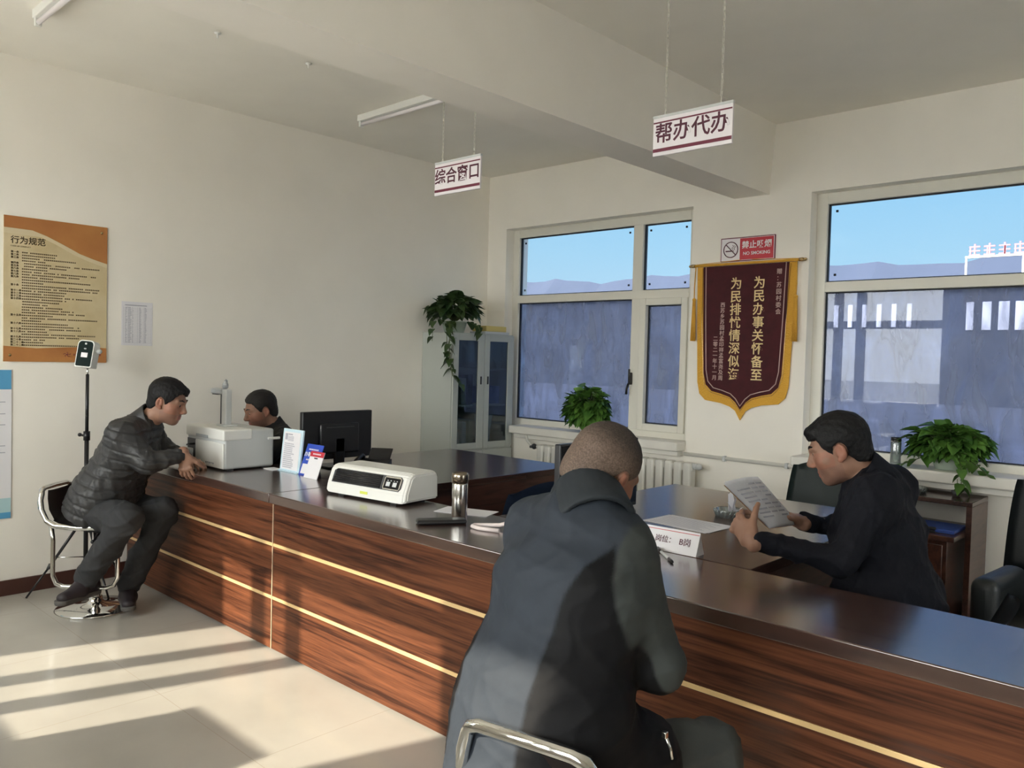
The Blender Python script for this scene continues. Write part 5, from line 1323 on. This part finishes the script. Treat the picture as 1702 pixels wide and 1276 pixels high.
# 3. the clerk behind the white printer
person('clerk in a black coat sitting behind the white printer, face turned down',
    dict(hip=(-4.90, 2.98, .56), neck=(-4.865, 2.87, .97), shL=(-4.695, 2.835, .915), shR=(-5.045, 2.96, .915), elL=(-4.66, 2.72, .84), elR=(-5.10, 2.80, .84), wrL=(-4.80, 2.74, .855), wrR=(-4.99, 2.72, .855),
         hiL=(-4.80, 2.96, .52), hiR=(-4.98, 3.0, .52), knL=(-4.76, 2.66, .54), knR=(-5.02, 2.68, .54), anL=(-4.76, 2.68, .10), anR=(-5.02, 2.70, .10), toeL=(-4.77, 2.58, .04), toeR=(-5.04, 2.60, .04)),
    V3(-.16, -.93, -.30), V3(0, 0, 1), (-4.905, 2.785, 1.098),
    [dict(wr=V3(-4.805, 2.735, .855), d=V3(-.7, -.5, 0), n=V3(0, 0, -1), thumb=V3(-.6, .6, .2), curl=(.2, .3, .2)),
     dict(wr=V3(-4.985, 2.715, .855), d=V3(.6, -.6, 0), n=V3(0, 0, -1), thumb=V3(.7, .4, .2), curl=(.2, .3, .2))],
    M['blackcoat'], M['trousers'], dict(mat=M['hairgrey'], thick=.010, line=HL_HIGH), seed=11, jw=1.06, hem=.0, ch_=.07)

# 4. the near visitor in the grey jacket, seen from behind
def ntint(P):
    """grey shell with black side panels running up to the shoulder blades"""
    hip = V3(-1.15, 1.33, .66); neck = V3(-1.165, 1.525, 1.15); lat = U(V3(.33, .0, -.025)); up_ = U(neck - hip); q = P - hip
    lat = U(lat - up_ * (lat @ up_)); u = q @ lat; w = q @ up_
    slate = V3(.030, .037, .048); black = V3(.004, .004, .005); grey = V3(.046, .052, .050)
    sm = lambda x: np.clip(x / .008 + .5, 0, 1)[:, None]
    c = slate + (grey - slate) * sm(u - .145)
    inner = np.interp(w, [-.2, 0, .2, .31, .38, .44], [.07, .07, .07, .085, .108, .138]); outer = np.interp(w, [-.2, 0, .1, .25, .36, .44], [.34, .32, .245, .195, .165, .138])
    m = np.minimum(np.minimum(sm(u - inner), sm(outer - u)), sm(.44 - w)); c = c + (black - c) * m
    m = np.minimum(sm(-.155 - u), sm(.38 - w)); c = c + (black * 1.2 - c) * m
    return c
def stub(q):
    c = np.tile(V3(.125, .086, .064), (len(q), 1)); k = np.clip((q[:, 2] - .04) / .05, 0, 1)[:, None]
    f = np.clip((q[:, 1] - .01) / .05, 0, 1)[:, None]; m = np.clip(k * .8 + f * .6, 0, 1); return c * (1 - m) + V3(.040, .030, .024) * m
person('man in a grey and black jacket sitting on the near bar stool, seen from behind',
    dict(hip=(-1.15, 1.33, .66), neck=(-1.165, 1.525, 1.15), shL=(-1.315, 1.52, 1.07), shR=(-1.07, 1.52, 1.055), elL=(-1.41, 1.70, .85), elR=(-.975, 1.55, .815), wrL=(-1.36, 1.94, .855), wrR=(-1.15, 1.69, .80),
         hiL=(-1.24, 1.34, .63), hiR=(-1.06, 1.34, .63), knL=(-1.33, 1.73, .62), knR=(-.925, 1.735, .575), anL=(-1.33, 1.70, .22), anR=(-.94, 1.66, .22), toeL=(-1.35, 1.85, .15), toeR=(-.92, 1.81, .15)),
    V3(.0, .90, -.48), V3(.32, .1, 1), (-1.195, 1.610, 1.222),
    [dict(wr=V3(-1.358, 1.95, .855), d=V3(.15, .95, -.1), n=V3(0, 0, -1), thumb=V3(.8, -.4, .2)),
     dict(wr=V3(-1.155, 1.694, .80), d=V3(-.9, .35, -.1), n=V3(0, 0, -1), thumb=V3(.2, .8, .3))],
    M['cloth_attr'], M['greytrousers'], dict(mat=M['stubble'], thick=.0035, line=[(.12, .085), (.085, .08), (.06, .07), (.045, .03), (.03, .0), (.01, -.015), (-.03, -.03), (-.06, -.055), (-.12, -.075)], tuft=.0006, tint=stub), seed=5, jtint=ntint, belly=.015, jw=.99, hem=.13, flap=.42, jf=.008, sleeve_bag=1.02, cr=1.14, ch_=.046)

zp = MB().tube([(-.902, 1.470, .705), (-.893, 1.478, .675), (-.890, 1.480, .655)], .004, 8).box((-.908, 1.462, .700), (-.896, 1.474, .714), .002)
near = [o for o in bpy.data.objects if o.get('category') == 'person'][-1]
obj('zip_pull', zp, M['steel'], near, True)
